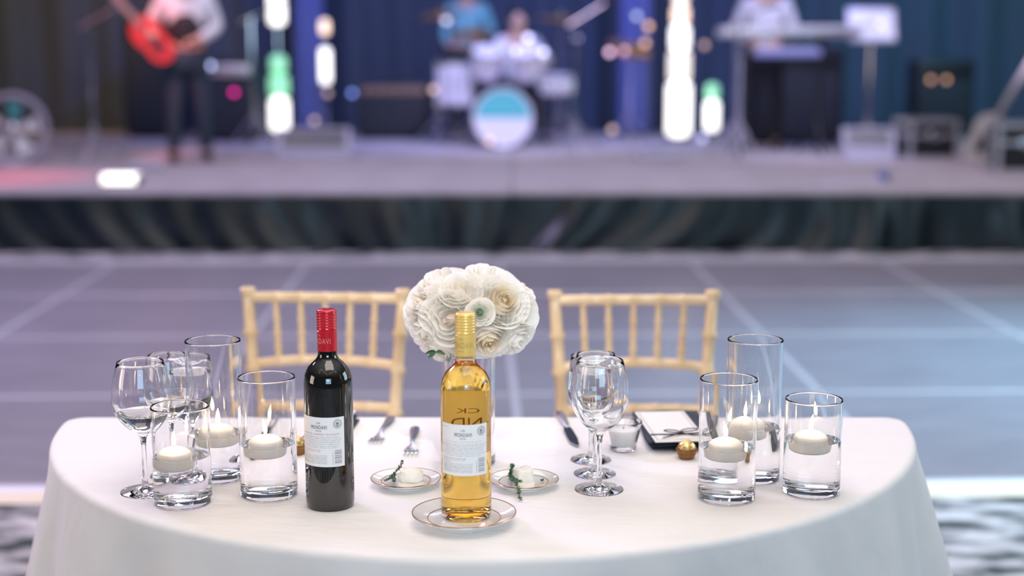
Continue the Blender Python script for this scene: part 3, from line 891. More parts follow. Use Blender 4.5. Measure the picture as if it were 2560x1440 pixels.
# ------------------------------------------------------------------ cutlery
def fork(x, y, rz, label):
    t = thing('dinner_fork', label, 'fork', (x, y, TZ + 0.0005), rz, 'silver forks')
    L = 0.186
    # handle end at +y, tines towards -y
    secs = [(0.0, 0.0058, 0.004), (0.004, 0.0078, 0.0044), (0.030, 0.0082, 0.0046), (0.060, 0.0058, 0.0060), (0.092, 0.0034, 0.0085), (0.118, 0.0032, 0.0080), (0.126, 0.0048, 0.0065), (0.136, 0.0105, 0.0040), (0.146, 0.0122, 0.0024), (0.150, 0.0122, 0.0022)]
    m = MB(); vs = []
    for d, w, zc in secs:
        for sx, dz in ((-1, 0), (-.5, .0011), (.5, .0011), (1, 0), (.5, -.0009), (-.5, -.0009)):
            vs.append((sx * w, L / 2 - d, zc + dz))
    fs = [tuple(range(6))] + [(i * 6 + k, (i + 1) * 6 + k, (i + 1) * 6 + (k + 1) % 6, i * 6 + (k + 1) % 6) for i in range(len(secs) - 1) for k in range(6)]
    fs += [tuple(reversed(range(len(vs) - 6, len(vs))))]
    m.add(vs, fs).obj('handle', M_silver, t)
    for k in range(4):
        xx = (k - 1.5) * 0.0068
        MB().tube([(xx, L / 2 - 0.148, 0.0022), (xx, L / 2 - 0.168, 0.0026), (xx * 1.02, L / 2 - 0.185, 0.0075)], [0.0016, 0.0014, 0.0007], 6).obj('tine', M_silver, t)
fork(-0.230, 2.562, math.radians(-5), 'silver fork nearer the red wine bottle, tilted outward')
fork(-0.172, 2.487, math.radians(1), 'silver fork beside the bouquet vase, nearer the white wine bottle')
fork(0.352, 2.575, math.radians(-8), 'silver fork behind the tall and medium vases by the menu card')
def knife(x, y, rz, label):
    t = thing('table_knife', label, 'knife', (x, y, TZ + 0.0005), rz, 'silver knives')
    m = MB()
    m.tube([(0, 0.125, 0.005), (0, 0.120, 0.005), (0, 0.09, 0.005), (0, 0.04, 0.0045), (0, 0.022, 0.004)], [0.004, 0.0075, 0.0078, 0.0058, 0.0045], 10)
    m.v = [(a, b_, (c_ - 0.0045) * 0.55 + 0.0045) for a, b_, c_ in m.v]
    m.obj('handle', M_silver, t)
    m = MB()
    pr = [(-0.004, 0.024), (-0.0095, 0.0), (-0.0105, -0.06), (-0.0095, -0.085), (-0.002, -0.106), (0.0035, -0.104), (0.0070, -0.06), (0.0065, 0.0), (0.004, 0.024)]
    n = len(pr)
    m.add([(a, b_, 0.0030) for a, b_ in pr] + [(a, b_, 0.0046) for a, b_ in pr], [tuple(range(n)), tuple(reversed(range(n, 2 * n)))] + [(i, n + i, n + (i + 1) % n, (i + 1) % n) for i in range(n)])
    m.obj('blade', M_blade, t, smooth=False)
knife(0.101, 2.560, math.radians(6), 'silver table knife beside the empty wine glasses, blade towards the viewer')
knife(-0.434, 2.560, math.radians(-3), 'silver table knife seen through the medium vase by the red wine bottle')

# ------------------------------------------------------------------ napkins, menu cards, chocolates
def napkin(x, y, rz, label):
    t = thing('folded_napkin', label, 'napkin', (x, y, TZ), rz, 'dark napkins')
    for k, (w, d, z0, dx, dy) in enumerate(((0.124, 0.220, 0.0, 0.004, 0.002), (0.122, 0.222, 0.0062, 0.0, 0.0), (0.120, 0.218, 0.0124, -0.002, -0.004))):
        m = MB()
        nx_, ny_ = 10, 16
        vs = []
        for s_ in (0, 1):
            for i in range(nx_ + 1):
                for j in range(ny_ + 1):
                    u = i / nx_ * 2 - 1; v = j / ny_ * 2 - 1
                    e = max(abs(u), abs(v))
                    th_ = 0.0058 * (1 - 0.75 * max(0, (e - 0.86) / 0.14) ** 2)
                    wv = 0.0008 * math.sin(3 * u + 5 * v + k) * (k > 0)
                    zz = z0 + 0.0030 + (th_ / 2 if s_ else -th_ / 2) + wv
                    vs.append((u * w / 2 + dx + 0.002 * math.sin(v * 4 + k), v * d / 2 + dy + 0.0025 * math.sin(u * 3 + k), max(0.0003, zz)))
        q = (nx_ + 1) * (ny_ + 1)
        fs = []
        for i in range(nx_):
            for j in range(ny_):
                a = i * (ny_ + 1) + j
                fs.append((a, a + 1, a + ny_ + 2, a + ny_ + 1))
                fs.append((q + a, q + a + ny_ + 1, q + a + ny_ + 2, q + a + 1))
        ring = [i * (ny_ + 1) for i in range(nx_ + 1)] + [nx_ * (ny_ + 1) + j for j in range(1, ny_ + 1)] + [i * (ny_ + 1) + ny_ for i in range(nx_ - 1, -1, -1)] + [j for j in range(ny_ - 1, 0, -1)]
        for i in range(len(ring)):
            a, b_ = ring[i], ring[(i + 1) % len(ring)]
            fs.append((a, b_, q + b_, q + a))
        m.add(vs, fs).obj('fold', M_napkin, t, angle=70)
    return t
def menu_card(x, y, rz, label, z=TZ + 0.0205):
    t = thing('menu_card', label, 'menu card', (x, y, z), rz, 'menu cards')
    MB().box((0, 0, 0.0008), (0.090, 0.205, 0.0016)).obj('outer_card', M_cream, t, smooth=False)
    m = MB()
    for dx, dy, w, d in ((0, 0.094, 0.080, 0.0012), (0, -0.094, 0.080, 0.0012), (-0.0395, 0, 0.0012, 0.188), (0.0395, 0, 0.0012, 0.188)):
        m.box((dx, dy, 0.00175), (w, d, 0.0003))
    m.obj('border', M_greyline, t, smooth=False)
    MB().box((0, 0.002, 0.0022), (0.074, 0.180, 0.0010)).obj('inner_sheet', M_inner, t, smooth=False)
    m = MB()
    zr = 0.0042
    m.tube([(-0.046, -0.062, zr - .001), (-0.01, -0.066, zr), (0.02, -0.064, zr), (0.046, -0.058, zr - .001)], 0.0012, 6)
    for s_ in (-1, 1):
        lp = []
        for k in range(13):
            a = 2 * PI * k / 12
            lp.append((0.006 + s_ * (0.015 - 0.015 * math.cos(a)), -0.065 + 0.008 * math.sin(a) + s_ * 0.003, zr + 0.003 + 0.004 * math.sin(a * 0.5)))
        m.tube(lp, 0.0010, 6, caps=False)
        m.tube([(0.006, -0.065, zr + 0.002), (0.006 + s_ * 0.018, -0.078, zr + 0.001), (0.006 + s_ * 0.036, -0.083 + s_ * 0.006, zr)], [0.0012, 0.0012, 0.0008], 6)
    m.ball((0.006, -0.065, zr + 0.002), (0.003, 0.0025, 0.002), 8, 6)
    m.obj('ribbon_bow', M_ribbon, t)
    return t
napkin(0.289, 2.548, math.radians(3), 'dark teal folded napkin under the menu card behind the gold chocolate')
menu_card(0.277, 2.520, math.radians(5), 'white menu card with a black ribbon bow behind the gold chocolate by the vases')
napkin(-0.322, 2.530, -0.10, 'dark teal folded napkin behind the red wine bottle').scale = (0.5, 1, 1)
menu_card(-0.320, 2.530, -0.10, 'white menu card mostly hidden behind the red wine bottle').scale = (0.55, 1, 1)
def chocolate(x, y, label, seed):
    rn = random.Random(seed)
    t = thing('foil_chocolate', label, 'chocolate', (x, y, TZ), 0, 'gold foil chocolates')
    n = 32
    def fl_(r, z, amp): return [((r + amp * (1 if k % 2 else -1)) * math.cos(2 * PI * k / n), (r + amp * (1 if k % 2 else -1)) * math.sin(2 * PI * k / n), z) for k in range(n)]
    rows_ = [fl_(0.0118, 0.0005, 0.0002), fl_(0.0140, 0.006, 0.0006), fl_(0.0160, 0.0125, 0.0009), fl_(0.0172, 0.0175, 0.0011)]
    inn = [fl_(0.0165, 0.0172, 0.0010), fl_(0.0110, 0.0015, 0.0002)]
    vs = [v for r_ in rows_ + inn for v in r_]
    fs = [tuple(reversed(range(n)))]
    mi_ = [0]
    for r_ in range(5):
        for k in range(n):
            fs.append((r_ * n + k, r_ * n + (k + 1) % n, (r_ + 1) * n + (k + 1) % n, (r_ + 1) * n + k))
    fs.append(tuple(range(5 * n, 6 * n)))
    m = MB().add(vs, fs)
    m.obj('paper_cup', M_papercup, t, angle=25)
    m = MB()
    for zz, rr_ in ((0.0065, 0.01445), (0.0100, 0.01545), (0.0135, 0.01650)):
        m.lathe([(rr_ - 0.0004, zz), (rr_ + 0.0006, zz + 0.0005), (rr_ - 0.0002, zz + 0.0011)], 32)
    m.obj('cup_fold', M_papercup2, t)
    q = MB().ball((0, 0, 0), 1, 30, 20)
    vs = []
    for v in q.v:
        k = 0.0150 * (1 + rn.uniform(-0.045, 0.045))
        vs.append((v[0] * k, v[1] * k, 0.0175 + v[2] * 0.0142 * (1 + rn.uniform(-0.04, 0.04))))
    MB().add(vs, q.f).obj('foil_ball', M_foil, t, angle=20)
chocolate(0.291, 2.390, 'gold foil chocolate in a brown cup in front of the dark napkin on the right', 1)
chocolate(-0.363, 2.415, 'gold foil chocolate in a brown cup behind the medium vase by the red wine bottle', 2)

# ------------------------------------------------------------------ white bouquet
BC = Vector((-0.0635, 2.356, 1.003))
def petal_mesh(layer, L, seed, radius, openness, ruffle, mname, material):
    """one petal: inner layers stand up and wrap, outer layers open and curl back"""
    rn = random.Random(seed)
    q = layer / max(1, L - 1)
    nu, nv = 8, 7
    half = 1.05 - 0.27 * q + rn.uniform(-.05, .05)
    rtip = radius * (0.15 + 0.85 * q ** 0.9 * openness)
    ztip = radius * (0.58 - 0.36 * q ** 1.4 * openness)
    ph = rn.uniform(0, 6)
    vs = []
    for j in range(nv + 1):
        v = j / nv
        wid = min(1.0, 0.35 + 1.1 * v) * (1 - 0.10 * v * v)
        for i in range(nu + 1):
            u = i / nu * 2 - 1
            vv = v * (1 - 0.26 * abs(u) ** 2.6 * v)
            r = rtip * (0.12 + 0.88 * math.sin(vv * PI / 2) ** 0.62) - rtip * 0.10 * (1 - q) * vv * vv
            z = -radius * 0.42 + (ztip + radius * 0.42) * vv ** 1.35
            curl = q * max(0, vv - 0.80) / 0.20
            r += curl * radius * 0.09
            z -= curl * curl * radius * 0.10
            rf = ruffle * radius * max(0, vv - 0.45) ** 2 * 3 * (math.sin(u * 4 + ph) + 0.5 * math.sin(u * 9 + 2 * ph))
            a = u * half * wid
            rr_ = (r + rf * .6) * (1 + 0.05 * q * (u * u - 0.5))
            vs.append((rr_ * math.cos(a), rr_ * math.sin(a), z + rf * 0.7))
    fs = [(j * (nu + 1) + i, j * (nu + 1) + i + 1, (j + 1) * (nu + 1) + i + 1, (j + 1) * (nu + 1) + i) for j in range(nv) for i in range(nu)]
    return MB().add(vs, fs).mesh(mname, material, angle=180)
def rose(px, py, rad, label, kind='rose', depth=1.0, facing=None):
    """px, py: offset in the bouquet's own width and height (metres right / up of its middle)"""
    e = 1 - (px / 0.118) ** 2 - (py / 0.090) ** 2
    dy = -0.088 * math.sqrt(max(0.02, e)) * depth
    d = Vector((px / 0.118 ** 2, dy / 0.09 ** 2, py / 0.085 ** 2)).normalized() if facing is None else Vector(facing).normalized()
    surf = BC + Vector((px, dy, py))
    loc = surf - d * rad * 0.55
    t = thing({'ranunculus': 'ranunculus', 'garden': 'garden_rose', 'peony': 'white_peony', 'rose': 'white_rose'}[kind], label, 'flower', loc, 0, 'white flowers of the bouquet')
    q = Vector((0, 0, 1)).rotation_difference(d)
    t.rotation_mode = 'QUATERNION'
    t.rotation_quaternion = q
    sd = int(abs(px * 9000 + py * 5000)) + 11
    rn = random.Random(sd)
    if kind == 'ranunculus':
        L, cnt, op, ruf = 7, (3, 4, 4, 5, 5, 5, 5), 0.95, 0.005
    elif kind == 'garden':
        L, cnt, op, ruf = 7, (4, 5, 5, 5, 5, 5, 5), 1.0, 0.02
    elif kind == 'peony':
        L, cnt, op, ruf = 6, (3, 4, 4, 4, 5, 5), 1.0, 0.022
    else:
        L, cnt, op, ruf = 6, (3, 3, 4, 4, 5, 5), 1.0, 0.012
    for k in range(L):
        material = M_petal
        if kind == 'garden' and k < 3: material = M_petalc
        if kind == 'rose' and k < 1: material = M_petalc if rn.random() < .6 else M_petalp
        if kind == 'ranunculus' and k < 3: material = M_gpetal
        ms = [petal_mesh(k, L, sd * 7 + k * 3 + w, rad, op, ruf, 'petal', material) for w in range(2)]
        a0 = rn.uniform(0, 6.3)
        for n_ in range(cnt[k]):
            p = link('petal', ms[n_ % 2], t)
            p.rotation_euler = (rn.uniform(-.03, .03), rn.uniform(-.06, .05), a0 + 2 * PI * n_ / cnt[k] + rn.uniform(-.12, .12))
            s_ = rn.uniform(0.93, 1.06); p.scale = (s_, s_, s_)
    m = MB()
    m.lathe([(0, -rad * 0.5), (rad * 0.16, -rad * 0.45), (rad * 0.20, -rad * 0.1), (rad * 0.14, rad * 0.22), (0, rad * (0.34 if kind != 'ranunculus' else 0.44))], 14)
    c_ = m.obj('centre', M_gcentre if kind == 'ranunculus' else (M_petalc if kind == 'rose' else M_petalc), t)
    if kind == 'garden':
        m = MB()
        for k in range(14):
            a = k * 2.4; r_ = rad * 0.16 * math.sqrt(k / 14)
            m.ball((r_ * math.cos(a), r_ * math.sin(a), rad * 0.40), rad * 0.035, 6, 5)
        m.obj('anthers', M_anther, t)
    MB().lathe([(0, -rad * 0.62), (rad * 0.10, -rad * 0.58), (rad * 0.26, -rad * 0.44), (rad * 0.16, -rad * 0.36), (0, -rad * 0.36)], 12).obj('sepals', M_green, t)
    # stem runs from the calyx down into the mouth of the vase
    mouth = Vector((-0.071 + 0.02 * math.sin(sd), 2.362 + 0.02 * math.cos(sd), TZ + 0.176))
    st0 = loc - d * rad * 0.55
    loc0 = [st0, st0.lerp(mouth, 0.45) - d * 0.010, mouth]
    qi = q.inverted()
    MB().tube([qi @ (p - loc) for p in loc0], 0.0018, 6).obj('stem', M_green, t)
    return t
K = 0.000657
def fl(x, y): return (x - 1181) * K, -(y - 785) * K
rose(*fl(1148, 696), 0.036, 'white rose with a deep cupped blush heart at the top of the bouquet')
rose(*fl(1122, 782), 0.049, 'large white rose at the front of the bouquet, partly behind the yellow cap')
rose(*fl(1203, 757), 0.0235, 'small white ranunculus with a green eye in the middle of the bouquet', 'ranunculus', 1.10)
rose(*fl(1224, 846), 0.039, 'creamy garden rose with brown anthers low beside the yellow cap', 'garden', 1.05)
rose(*fl(1266, 728), 0.045, 'ruffled white garden rose at the upper right of the bouquet', 'garden')
rose(*fl(1312, 792), 0.042, 'white peony with broad petals on the right side of the bouquet', 'peony', 0.9)
rose(*fl(1298, 856), 0.034, 'white peony hanging at the lower right edge of the bouquet', 'peony')
rose(*fl(1040, 740), 0.042, 'white rose at the left edge of the bouquet, level with the ranunculus', 'rose', 0.9)
rose(*fl(1044, 820), 0.043, 'pale rose on the lower left side of the bouquet', 'peony', 0.95)
rose(*fl(1090, 884), 0.032, 'white rose drooping lowest at the bottom left of the bouquet', 'peony', 1.0, (-0.35, -0.55, -0.75))
rose(*fl(1212, 664), 0.036, 'white peony at the top of the bouquet, right of the cupped rose', 'peony', 0.7)
rose(*fl(1080, 684), 0.034, 'white rose at the upper left of the bouquet', 'peony', 0.8)
rose(*fl(1165, 870), 0.026, 'small white rose behind the yellow cap sleeve, low in the bouquet')
rose(*fl(1324, 728), 0.030, 'white peony with jagged petals at the upper right edge of the bouquet', 'peony', 0.4)
rose(*fl(1105, 742), 0.042, 'white rose on the hidden back left of the bouquet', 'peony', -1.0, (-0.4, 0.8, 0.3))
rose(*fl(1260, 742), 0.042, 'white rose on the hidden back right of the bouquet', 'peony', -1.0, (0.4, 0.8, 0.3))
rose(*fl(1185, 805), 0.042, 'white rose on the hidden back of the bouquet, facing the chairs', 'peony', -1.0, (0, 1, 0))
lf = thing('rose_leaf', 'dark green leaf poking out at the lower left of the bouquet', 'leaf', BC + Vector((-0.056, -0.072, -0.050)))
for a, l_ in ((2.7, 0.019), (0.4, 0.016), (3.5, 0.013)):
    m = MB(); vs = []
    for k in range(7):
        q = k / 6; w = 0.0042 * math.sin(PI * (0.05 + 0.9 * q))
        c0 = Vector((math.cos(a) * l_ * q, -0.004 * q, math.sin(a) * l_ * q * 0.6 - 0.006 * q * q))
        s_ = Vector((-math.sin(a), 0.3, math.cos(a))).normalized() * w
        vs += [c0 - s_, c0 + Vector((0, 0.0015, 0)), c0 + s_]
    m.add(vs, [(3 * k + j, 3 * k + j + 1, 3 * k + j + 4, 3 * k + j + 3) for k in range(6) for j in range(2)]).obj('leaflet', M_green, lf)

# ------------------------------------------------------------------ the band on the stage (SZ = deck height)
SZ = 0.411
M_skin = mat('skin', (0.62, 0.40, 0.30), 0.5)
M_hair = mat('dark_hair', (0.03, 0.02, 0.015), 0.6)
M_shoe = mat('black_shoe', (0.012, 0.012, 0.014), 0.35)
M_eye = mat('eye_white', (0.8, 0.8, 0.78), 0.3)
M_iris = mat('eye_dark', (0.03, 0.02, 0.015), 0.3)
M_lip = mat('lips', (0.45, 0.18, 0.15), 0.5)
JN = ['pelvis', 'spine', 'chest', 'neck', 'jaw', 'crown', 'shl', 'elbl', 'wrl', 'pl', 'shr', 'elbr', 'wrr', 'pr', 'hipl', 'knl', 'anl', 'tol', 'hipr', 'knr', 'anr', 'tor']
RAD = dict(pelvis=.135, spine=.125, chest=.145, neck=.058, jaw=.078, crown=.082, shl=.062, elbl=.044, wrl=.030, pl=.034, hipl=.092, knl=.062, anl=.042, tol=.038)
for k_ in list(RAD):
    if k_[-1] == 'l' and k_ != 'pelvis': RAD[k_[:-1] + 'r'] = RAD[k_]
ED = [('pelvis', 'spine'), ('spine', 'chest'), ('chest', 'neck'), ('neck', 'jaw'), ('jaw', 'crown'), ('chest', 'shl'), ('shl', 'elbl'), ('elbl', 'wrl'), ('wrl', 'pl'), ('chest', 'shr'), ('shr', 'elbr'), ('elbr', 'wrr'), ('wrr', 'pr'),
      ('pelvis', 'hipl'), ('hipl', 'knl'), ('knl', 'anl'), ('anl', 'tol'), ('pelvis', 'hipr'), ('hipr', 'knr'), ('knr', 'anr'), ('anr', 'tor')]
STAND = dict(pelvis=(0, 0, .95), spine=(0, -.01, 1.13), chest=(0, 0, 1.33), neck=(0, -.005, 1.49), jaw=(0, -.03, 1.58), crown=(0, -.02, 1.68),
             shl=(-.19, 0, 1.41), elbl=(-.25, .02, 1.14), wrl=(-.20, -.16, 1.02), pl=(-.17, -.23, 1.02), shr=(.19, 0, 1.41), elbr=(.27, .0, 1.15), wrr=(.24, -.20, 1.10), pr=(.22, -.27, 1.12),
             hipl=(-.095, 0, .90), knl=(-.12, -.03, .50), anl=(-.14, .02, .085), tol=(-.15, -.12, .042), hipr=(.095, 0, .90), knr=(.12, -.02, .50), anr=(.14, .03, .085), tor=(.15, -.11, .042))
SIT = dict(STAND, pelvis=(0, .05, .58), spine=(0, .04, .76), chest=(0, .0, .96), neck=(0, -.02, 1.12), jaw=(0, -.05, 1.21), crown=(0, -.05, 1.31),
           shl=(-.19, 0, 1.04), elbl=(-.30, -.08, .82), wrl=(-.22, -.30, .84), pl=(-.19, -.37, .85), shr=(.19, 0, 1.04), elbr=(.32, -.08, .82), wrr=(.22, -.30, .88), pr=(.18, -.37, .90),
           hipl=(-.10, .04, .55), knl=(-.22, -.36, .53), anl=(-.24, -.34, .085), tol=(-.26, -.47, .042), hipr=(.10, .04, .55), knr=(.22, -.36, .53), anr=(.24, -.34, .085), tor=(.26, -.47, .042))
def skin_mesh(name, J, names, extra, material, parent, grow=0.0, lv=2, root='pelvis'):
    ids = {n: i for i, n in enumerate(names)}
    me = bpy.data.meshes.new(name)
    me.from_pydata([J[n] for n in names], [(ids[a], ids[b_]) for a, b_ in ED if a in ids and b_ in ids], [])
    o = bpy.data.objects.new(name, me)
    C.objects.link(o)
    o.modifiers.new('skin', 'SKIN').use_smooth_shade = True
    for n, i in ids.items():
        sv = me.skin_vertices[0].data[i]
        r_ = RAD[n] + grow
        sv.radius = (r_ * (1.18 if n in ('chest', 'spine', 'pelvis') else 1.0), r_ * (0.86 if n in ('chest', 'spine', 'pelvis') else 1.0))
        sv.use_root = n == root
    o.modifiers.new('sub', 'SUBSURF').levels = lv
    dg = bpy.context.evaluated_depsgraph_get(); dg.update()
    nm = bpy.data.meshes.new_from_object(o.evaluated_get(dg))
    bpy.data.objects.remove(o)
    bm = bmesh.new(); bm.from_mesh(nm)
    if extra and extra.v:
        em = extra.mesh('extra', material)
        bm.from_mesh(em)
    bm.to_mesh(nm); bm.free()
    nm.materials.clear(); nm.materials.append(material)
    nm.polygons.foreach_set('use_smooth', [True] * len(nm.polygons))
    nm.name = name
    return link(name, nm, parent)
def person(loc, rz, J, shirt, trousers, label, long_hair=False, sleeves=True, vest=None):
    t = thing('person', label, 'person', loc, rz)
    ex = MB()
    for sd in 'lr':
        w = Vector(J['wr' + sd]); p = Vector(J['p' + sd]); d = (p - w).normalized()
        side = d.cross(Vector((0, 0, 1))).normalized()
        if side.x * (1 if sd == 'l' else -1) < 0: side = -side
        dn = Vector((0, 0, -1))
        for k, L_ in enumerate((.078, .088, .083, .066)):
            b0 = p + d * .012 + side * (k - 1.5) * .018
            ex.tube([b0 - d * .03, b0 + d * L_ * .4, b0 + d * L_ * .75 + dn * .018, b0 + d * L_ * .85 + dn * .042], [.0095, .0088, .008, .006], 6)
        ex.tube([w + d * .03 + side * .018, w + d * .05 + side * .052, w + d * .085 + side * .060 + dn * .012], [.011, .010, .007], 6)
    jw = Vector(J['jaw']); cw = Vector(J['crown'])
    fc = jw.lerp(cw, .45)
    ex.ball(fc + Vector((0, .0, .0)), (.076, .092, .112), 14, 10)
    ex.tube([fc + Vector((0, -.086, .022)), fc + Vector((0, -.112, -.022)), fc + Vector((0, -.088, -.030))], [.008, .015, .011], 8)
    for s_ in (-1, 1):
        ex.ball(fc + Vector((s_ * .078, .01, 0)), (.010, .022, .032), 8, 6)
    body = skin_mesh('body', J, JN, ex, M_skin, t)
    for s_ in (-1, 1):
        e = MB().ball(fc + Vector((s_ * .030, -.082, .020)), .0125, 8, 6).obj('eye', M_eye, t)
        MB().ball(fc + Vector((s_ * .030, -.092, .020)), .006, 8, 6).obj('iris', M_iris, e)
    MB().ball(fc + Vector((0, -.083, -.055)), (.024, .010, .008), 10, 6).obj('mouth', M_lip, t)
    h = MB(); h.ball(fc + Vector((0, .018, .035)), (.086, .092, .100), 14, 10)
    if long_hair: h.ball(fc + Vector((0, .045, -.08)), (.085, .060, .16), 12, 8)
    h.obj('hair', M_hair, t)
    up = ['pelvis', 'spine', 'chest', 'shl', 'elbl', 'shr', 'elbr'] + (['wrl', 'wrr'] if sleeves else [])
    skin_mesh('shirt', J, up, None, shirt, t, 0.014)
    if vest:
        skin_mesh('vest', J, ['pelvis', 'spine', 'chest'], None, vest, t, 0.030)
    skin_mesh('trousers', J, ['pelvis', 'hipl', 'knl', 'anl', 'hipr', 'knr', 'anr'], None, trousers, t, 0.016)
    for sd in 'lr':
        a = Vector(J['an' + sd]); b_ = Vector(J['to' + sd])
        m = MB().ball(a.lerp(b_, .5) + Vector((0, 0, -.010)), (.050, .135, .048), 12, 8)
        m.v = [(x, y, max(z, a.z - .084)) for x, y, z in m.v]
        m.obj('shoe', M_shoe, t)
    return t
M_white_shirt = mat('white_shirt', (0.78, 0.79, 0.80), 0.8)
M_teal_shirt = mat('teal_shirt', (0.22, 0.55, 0.58), 0.8)
M_pale_shirt = mat('pale_shirt', (0.62, 0.60, 0.58), 0.8)
M_navy = mat('dark_navy_trousers', (0.018, 0.045, 0.07), 0.8)
M_dark = mat('dark_trousers', (0.02, 0.02, 0.028), 0.8)
M_vest = mat('black_vest', (0.012, 0.016, 0.02), 0.7)
GT = dict(STAND, elbl=(-.30, .03, 1.16), wrl=(-.33, -.22, 1.12), pl=(-.31, -.29, 1.12), elbr=(.27, -.02, 1.16), wrr=(.10, -.22, 1.06), pr=(.04, -.25, 1.05))
person((-2.82, 13.0, SZ), 0.25, GT, M_white_shirt, M_navy, 'person in a white shirt and dark trousers playing a red guitar', vest=M_vest)
person((0.06, 15.75, SZ), 0.05, SIT, M_white_shirt, M_dark, 'person in a white shirt seated behind the drum kit')
person((-0.50, 16.7, SZ), -0.1, STAND, M_teal_shirt, M_dark, 'person in a teal top standing behind the pale floor tom')
person((2.45, 14.55, SZ), -0.1, dict(STAND, elbl=(-.28, -.02, 1.14), wrl=(-.20, -.28, 1.08), pl=(-.19, -.35, 1.08), elbr=(.28, -.02, 1.14), wrr=(.20, -.28, 1.08), pr=(.19, -.35, 1.08)), M_pale_shirt, M_dark, 'person in a pale shirt standing at the keyboard', True)

# guitars
def guitar(loc, rot, colour, neckc, label):
    t = thing('electric_guitar', label, 'guitar', loc)
    t.rotation_euler = rot
    n = 40; top = []
    for k in range(n):
        a = 2 * PI * k / n
        r_ = 0.165 + 0.035 * math.cos(2 * a) + 0.018 * math.cos(a) - 0.02 * math.exp(-((abs(math.sin(a)) - 1) / .15) ** 2)
        top.append((r_ * math.sin(a), r_ * math.cos(a) * 1.12))
    m = MB(); m.add([(x, -.022, z) for x, z in top] + [(x, .022, z) for x, z in top], [tuple(range(n)), tuple(reversed(range(n, 2 * n)))] + [(i, n + i, n + (i + 1) % n, (i + 1) % n) for i in range(n)])
    m.obj('body', colour, t, angle=50)
    MB().box((0, -.026, .50), (.048, .024, .66), .006).obj('neck', neckc, t)
    MB().box((.01, -.020, .90), (.075, .018, .16), .006).obj('headstock', neckc, t)
    for k in range(6):
        MB().tube([(-.034, -.02, .85 + k * .022), (-.055, -.02, .85 + k * .022)], .006, 6).obj('tuning_peg', M_chrome, t)
    MB().box((0, -.028, -.02), (.075, .012, .16), .004).obj('pickup_plate', M_black, t)
    m = MB()
    for k in range(6): m.tube([(-.018 + k * .0072, -.041, -.09), (-.014 + k * .0056, -.041, .86)], .0012, 4)
    m.obj('strings', M_chrome, t)['kind'] = 'stuff'
    return t
M_redg = mat('red_lacquer', (0.72, 0.05, 0.05), 0.25, coat=0.6)
M_maple = mat('pale_maple', (0.62, 0.52, 0.42), 0.4)
M_palegt = mat('pale_lacquer', (0.66, 0.62, 0.56), 0.3, coat=0.4)
guitar((-3.03, 12.70, SZ + 1.04), (0.12, -0.70, 0.35), M_redg, M_maple, 'red electric guitar held by the person in the white shirt')
guitar((3.98, 12.55, SZ + 0.215), (0.10, 0.46, -0.1), M_palegt, M_palegt, 'pale electric guitar leaning between the two flight cases')

# drum kit
M_pearl = mat('white_pearl_shell', (0.72, 0.70, 0.78), 0.25, coat=0.5)
M_head = mat('drum_head', (0.80, 0.80, 0.82), 0.5)
M_tealprint = mat('teal_print', (0.10, 0.50, 0.50), 0.5)
M_cym = mat('bronze_cymbal', (0.78, 0.44, 0.16), 0.30, metal=0.85)
def drum(loc, r, d, axis, label, legs=0, front=None, name='tom_drum', zfloor=None):
    t = thing(name, label, 'drum', loc, 0, 'drum kit')
    ax = Vector(axis).normalized()
    MB().lathe([(r, -d / 2), (r, d / 2)], 36, axis=ax).obj('shell', M_pearl, t)
    for s_ in (-1, 1):
        z = s_ * d / 2
        hd = MB().lathe([(0, z + s_ * .002), (r * .97, z + s_ * .002), (r * .97, z - s_ * .004)] if s_ > 0 else [(r * .97, z + .004), (r * .97, z - .002), (0, z - .002)], 36, axis=ax).obj('drumhead', M_head, t)
        MB().lathe([(r * .97, z - .014), (r * 1.03, z - .014), (r * 1.03, z + .014), (r * .97, z + .014)], 36, axis=ax, closed=True).obj('hoop', M_chrome if front is None else M_pearl, t)
        if front and s_ > 0:
            q = Vector((0, 0, 1)).rotation_difference(ax)
            vs = []
            for k in range(21):
                a = PI * k / 20
                vs.append(q @ Vector((r * .93 * math.cos(a), -r * .93 * math.sin(a) if (q @ Vector((0, -1, 0))).z > 0 else r * .93 * math.sin(a), z + .0045)))
            MB().add(vs, [tuple(range(21))]).obj('head_print', M_tealprint, hd, smooth=False)
    q = Vector((0, 0, 1)).rotation_difference(ax)
    for k in range(8):
        a = 2 * PI * (k + .5) / 8
        p0 = q @ Vector((r * 1.05 * math.cos(a), r * 1.05 * math.sin(a), -d / 2)); p1 = q @ Vector((r * 1.05 * math.cos(a), r * 1.05 * math.sin(a), d / 2))
        MB().tube([p0, p0.lerp(p1, .35), p0.lerp(p1, .5), p0.lerp(p1, .65), p1], [.004, .006, .013, .006, .004], 6).obj('tension_lug', M_chrome, t)
    for k in range(legs):
        a = 2 * PI * k / legs + .5
        x, y = r * 1.06 * math.cos(a), r * 1.06 * math.sin(a)
        MB().tube([(x, y, d * .3), (x, y, -(loc[2] - SZ) + .02), (x * 1.08, y * 1.08, -(loc[2] - SZ) + .002)], .009, 8).obj('leg', M_chrome, t)
    return t
k_ = drum((-0.09, 14.85, SZ + .30), .285, .42, (0, -1, 0.02), 'white kick drum with a teal half on its front head', 0, True, 'kick_drum')
for s_ in (-1, 1):
    MB().tube([(s_ * .22, -.12, -.16), (s_ * .36, -.22, -.283)], .011, 8).obj('spur', M_chrome, k_)
drum((-0.58, 15.15, SZ + .62), .20, .42, (0, 0, 1), 'pale pearl floor tom on legs at the left of the kick drum', 3, None, 'floor_tom')
drum((0.16, 14.92, SZ + .84), .155, .24, (-0.1, -.42, .9), 'pearl rack tom mounted above the right side of the kick drum', 0)
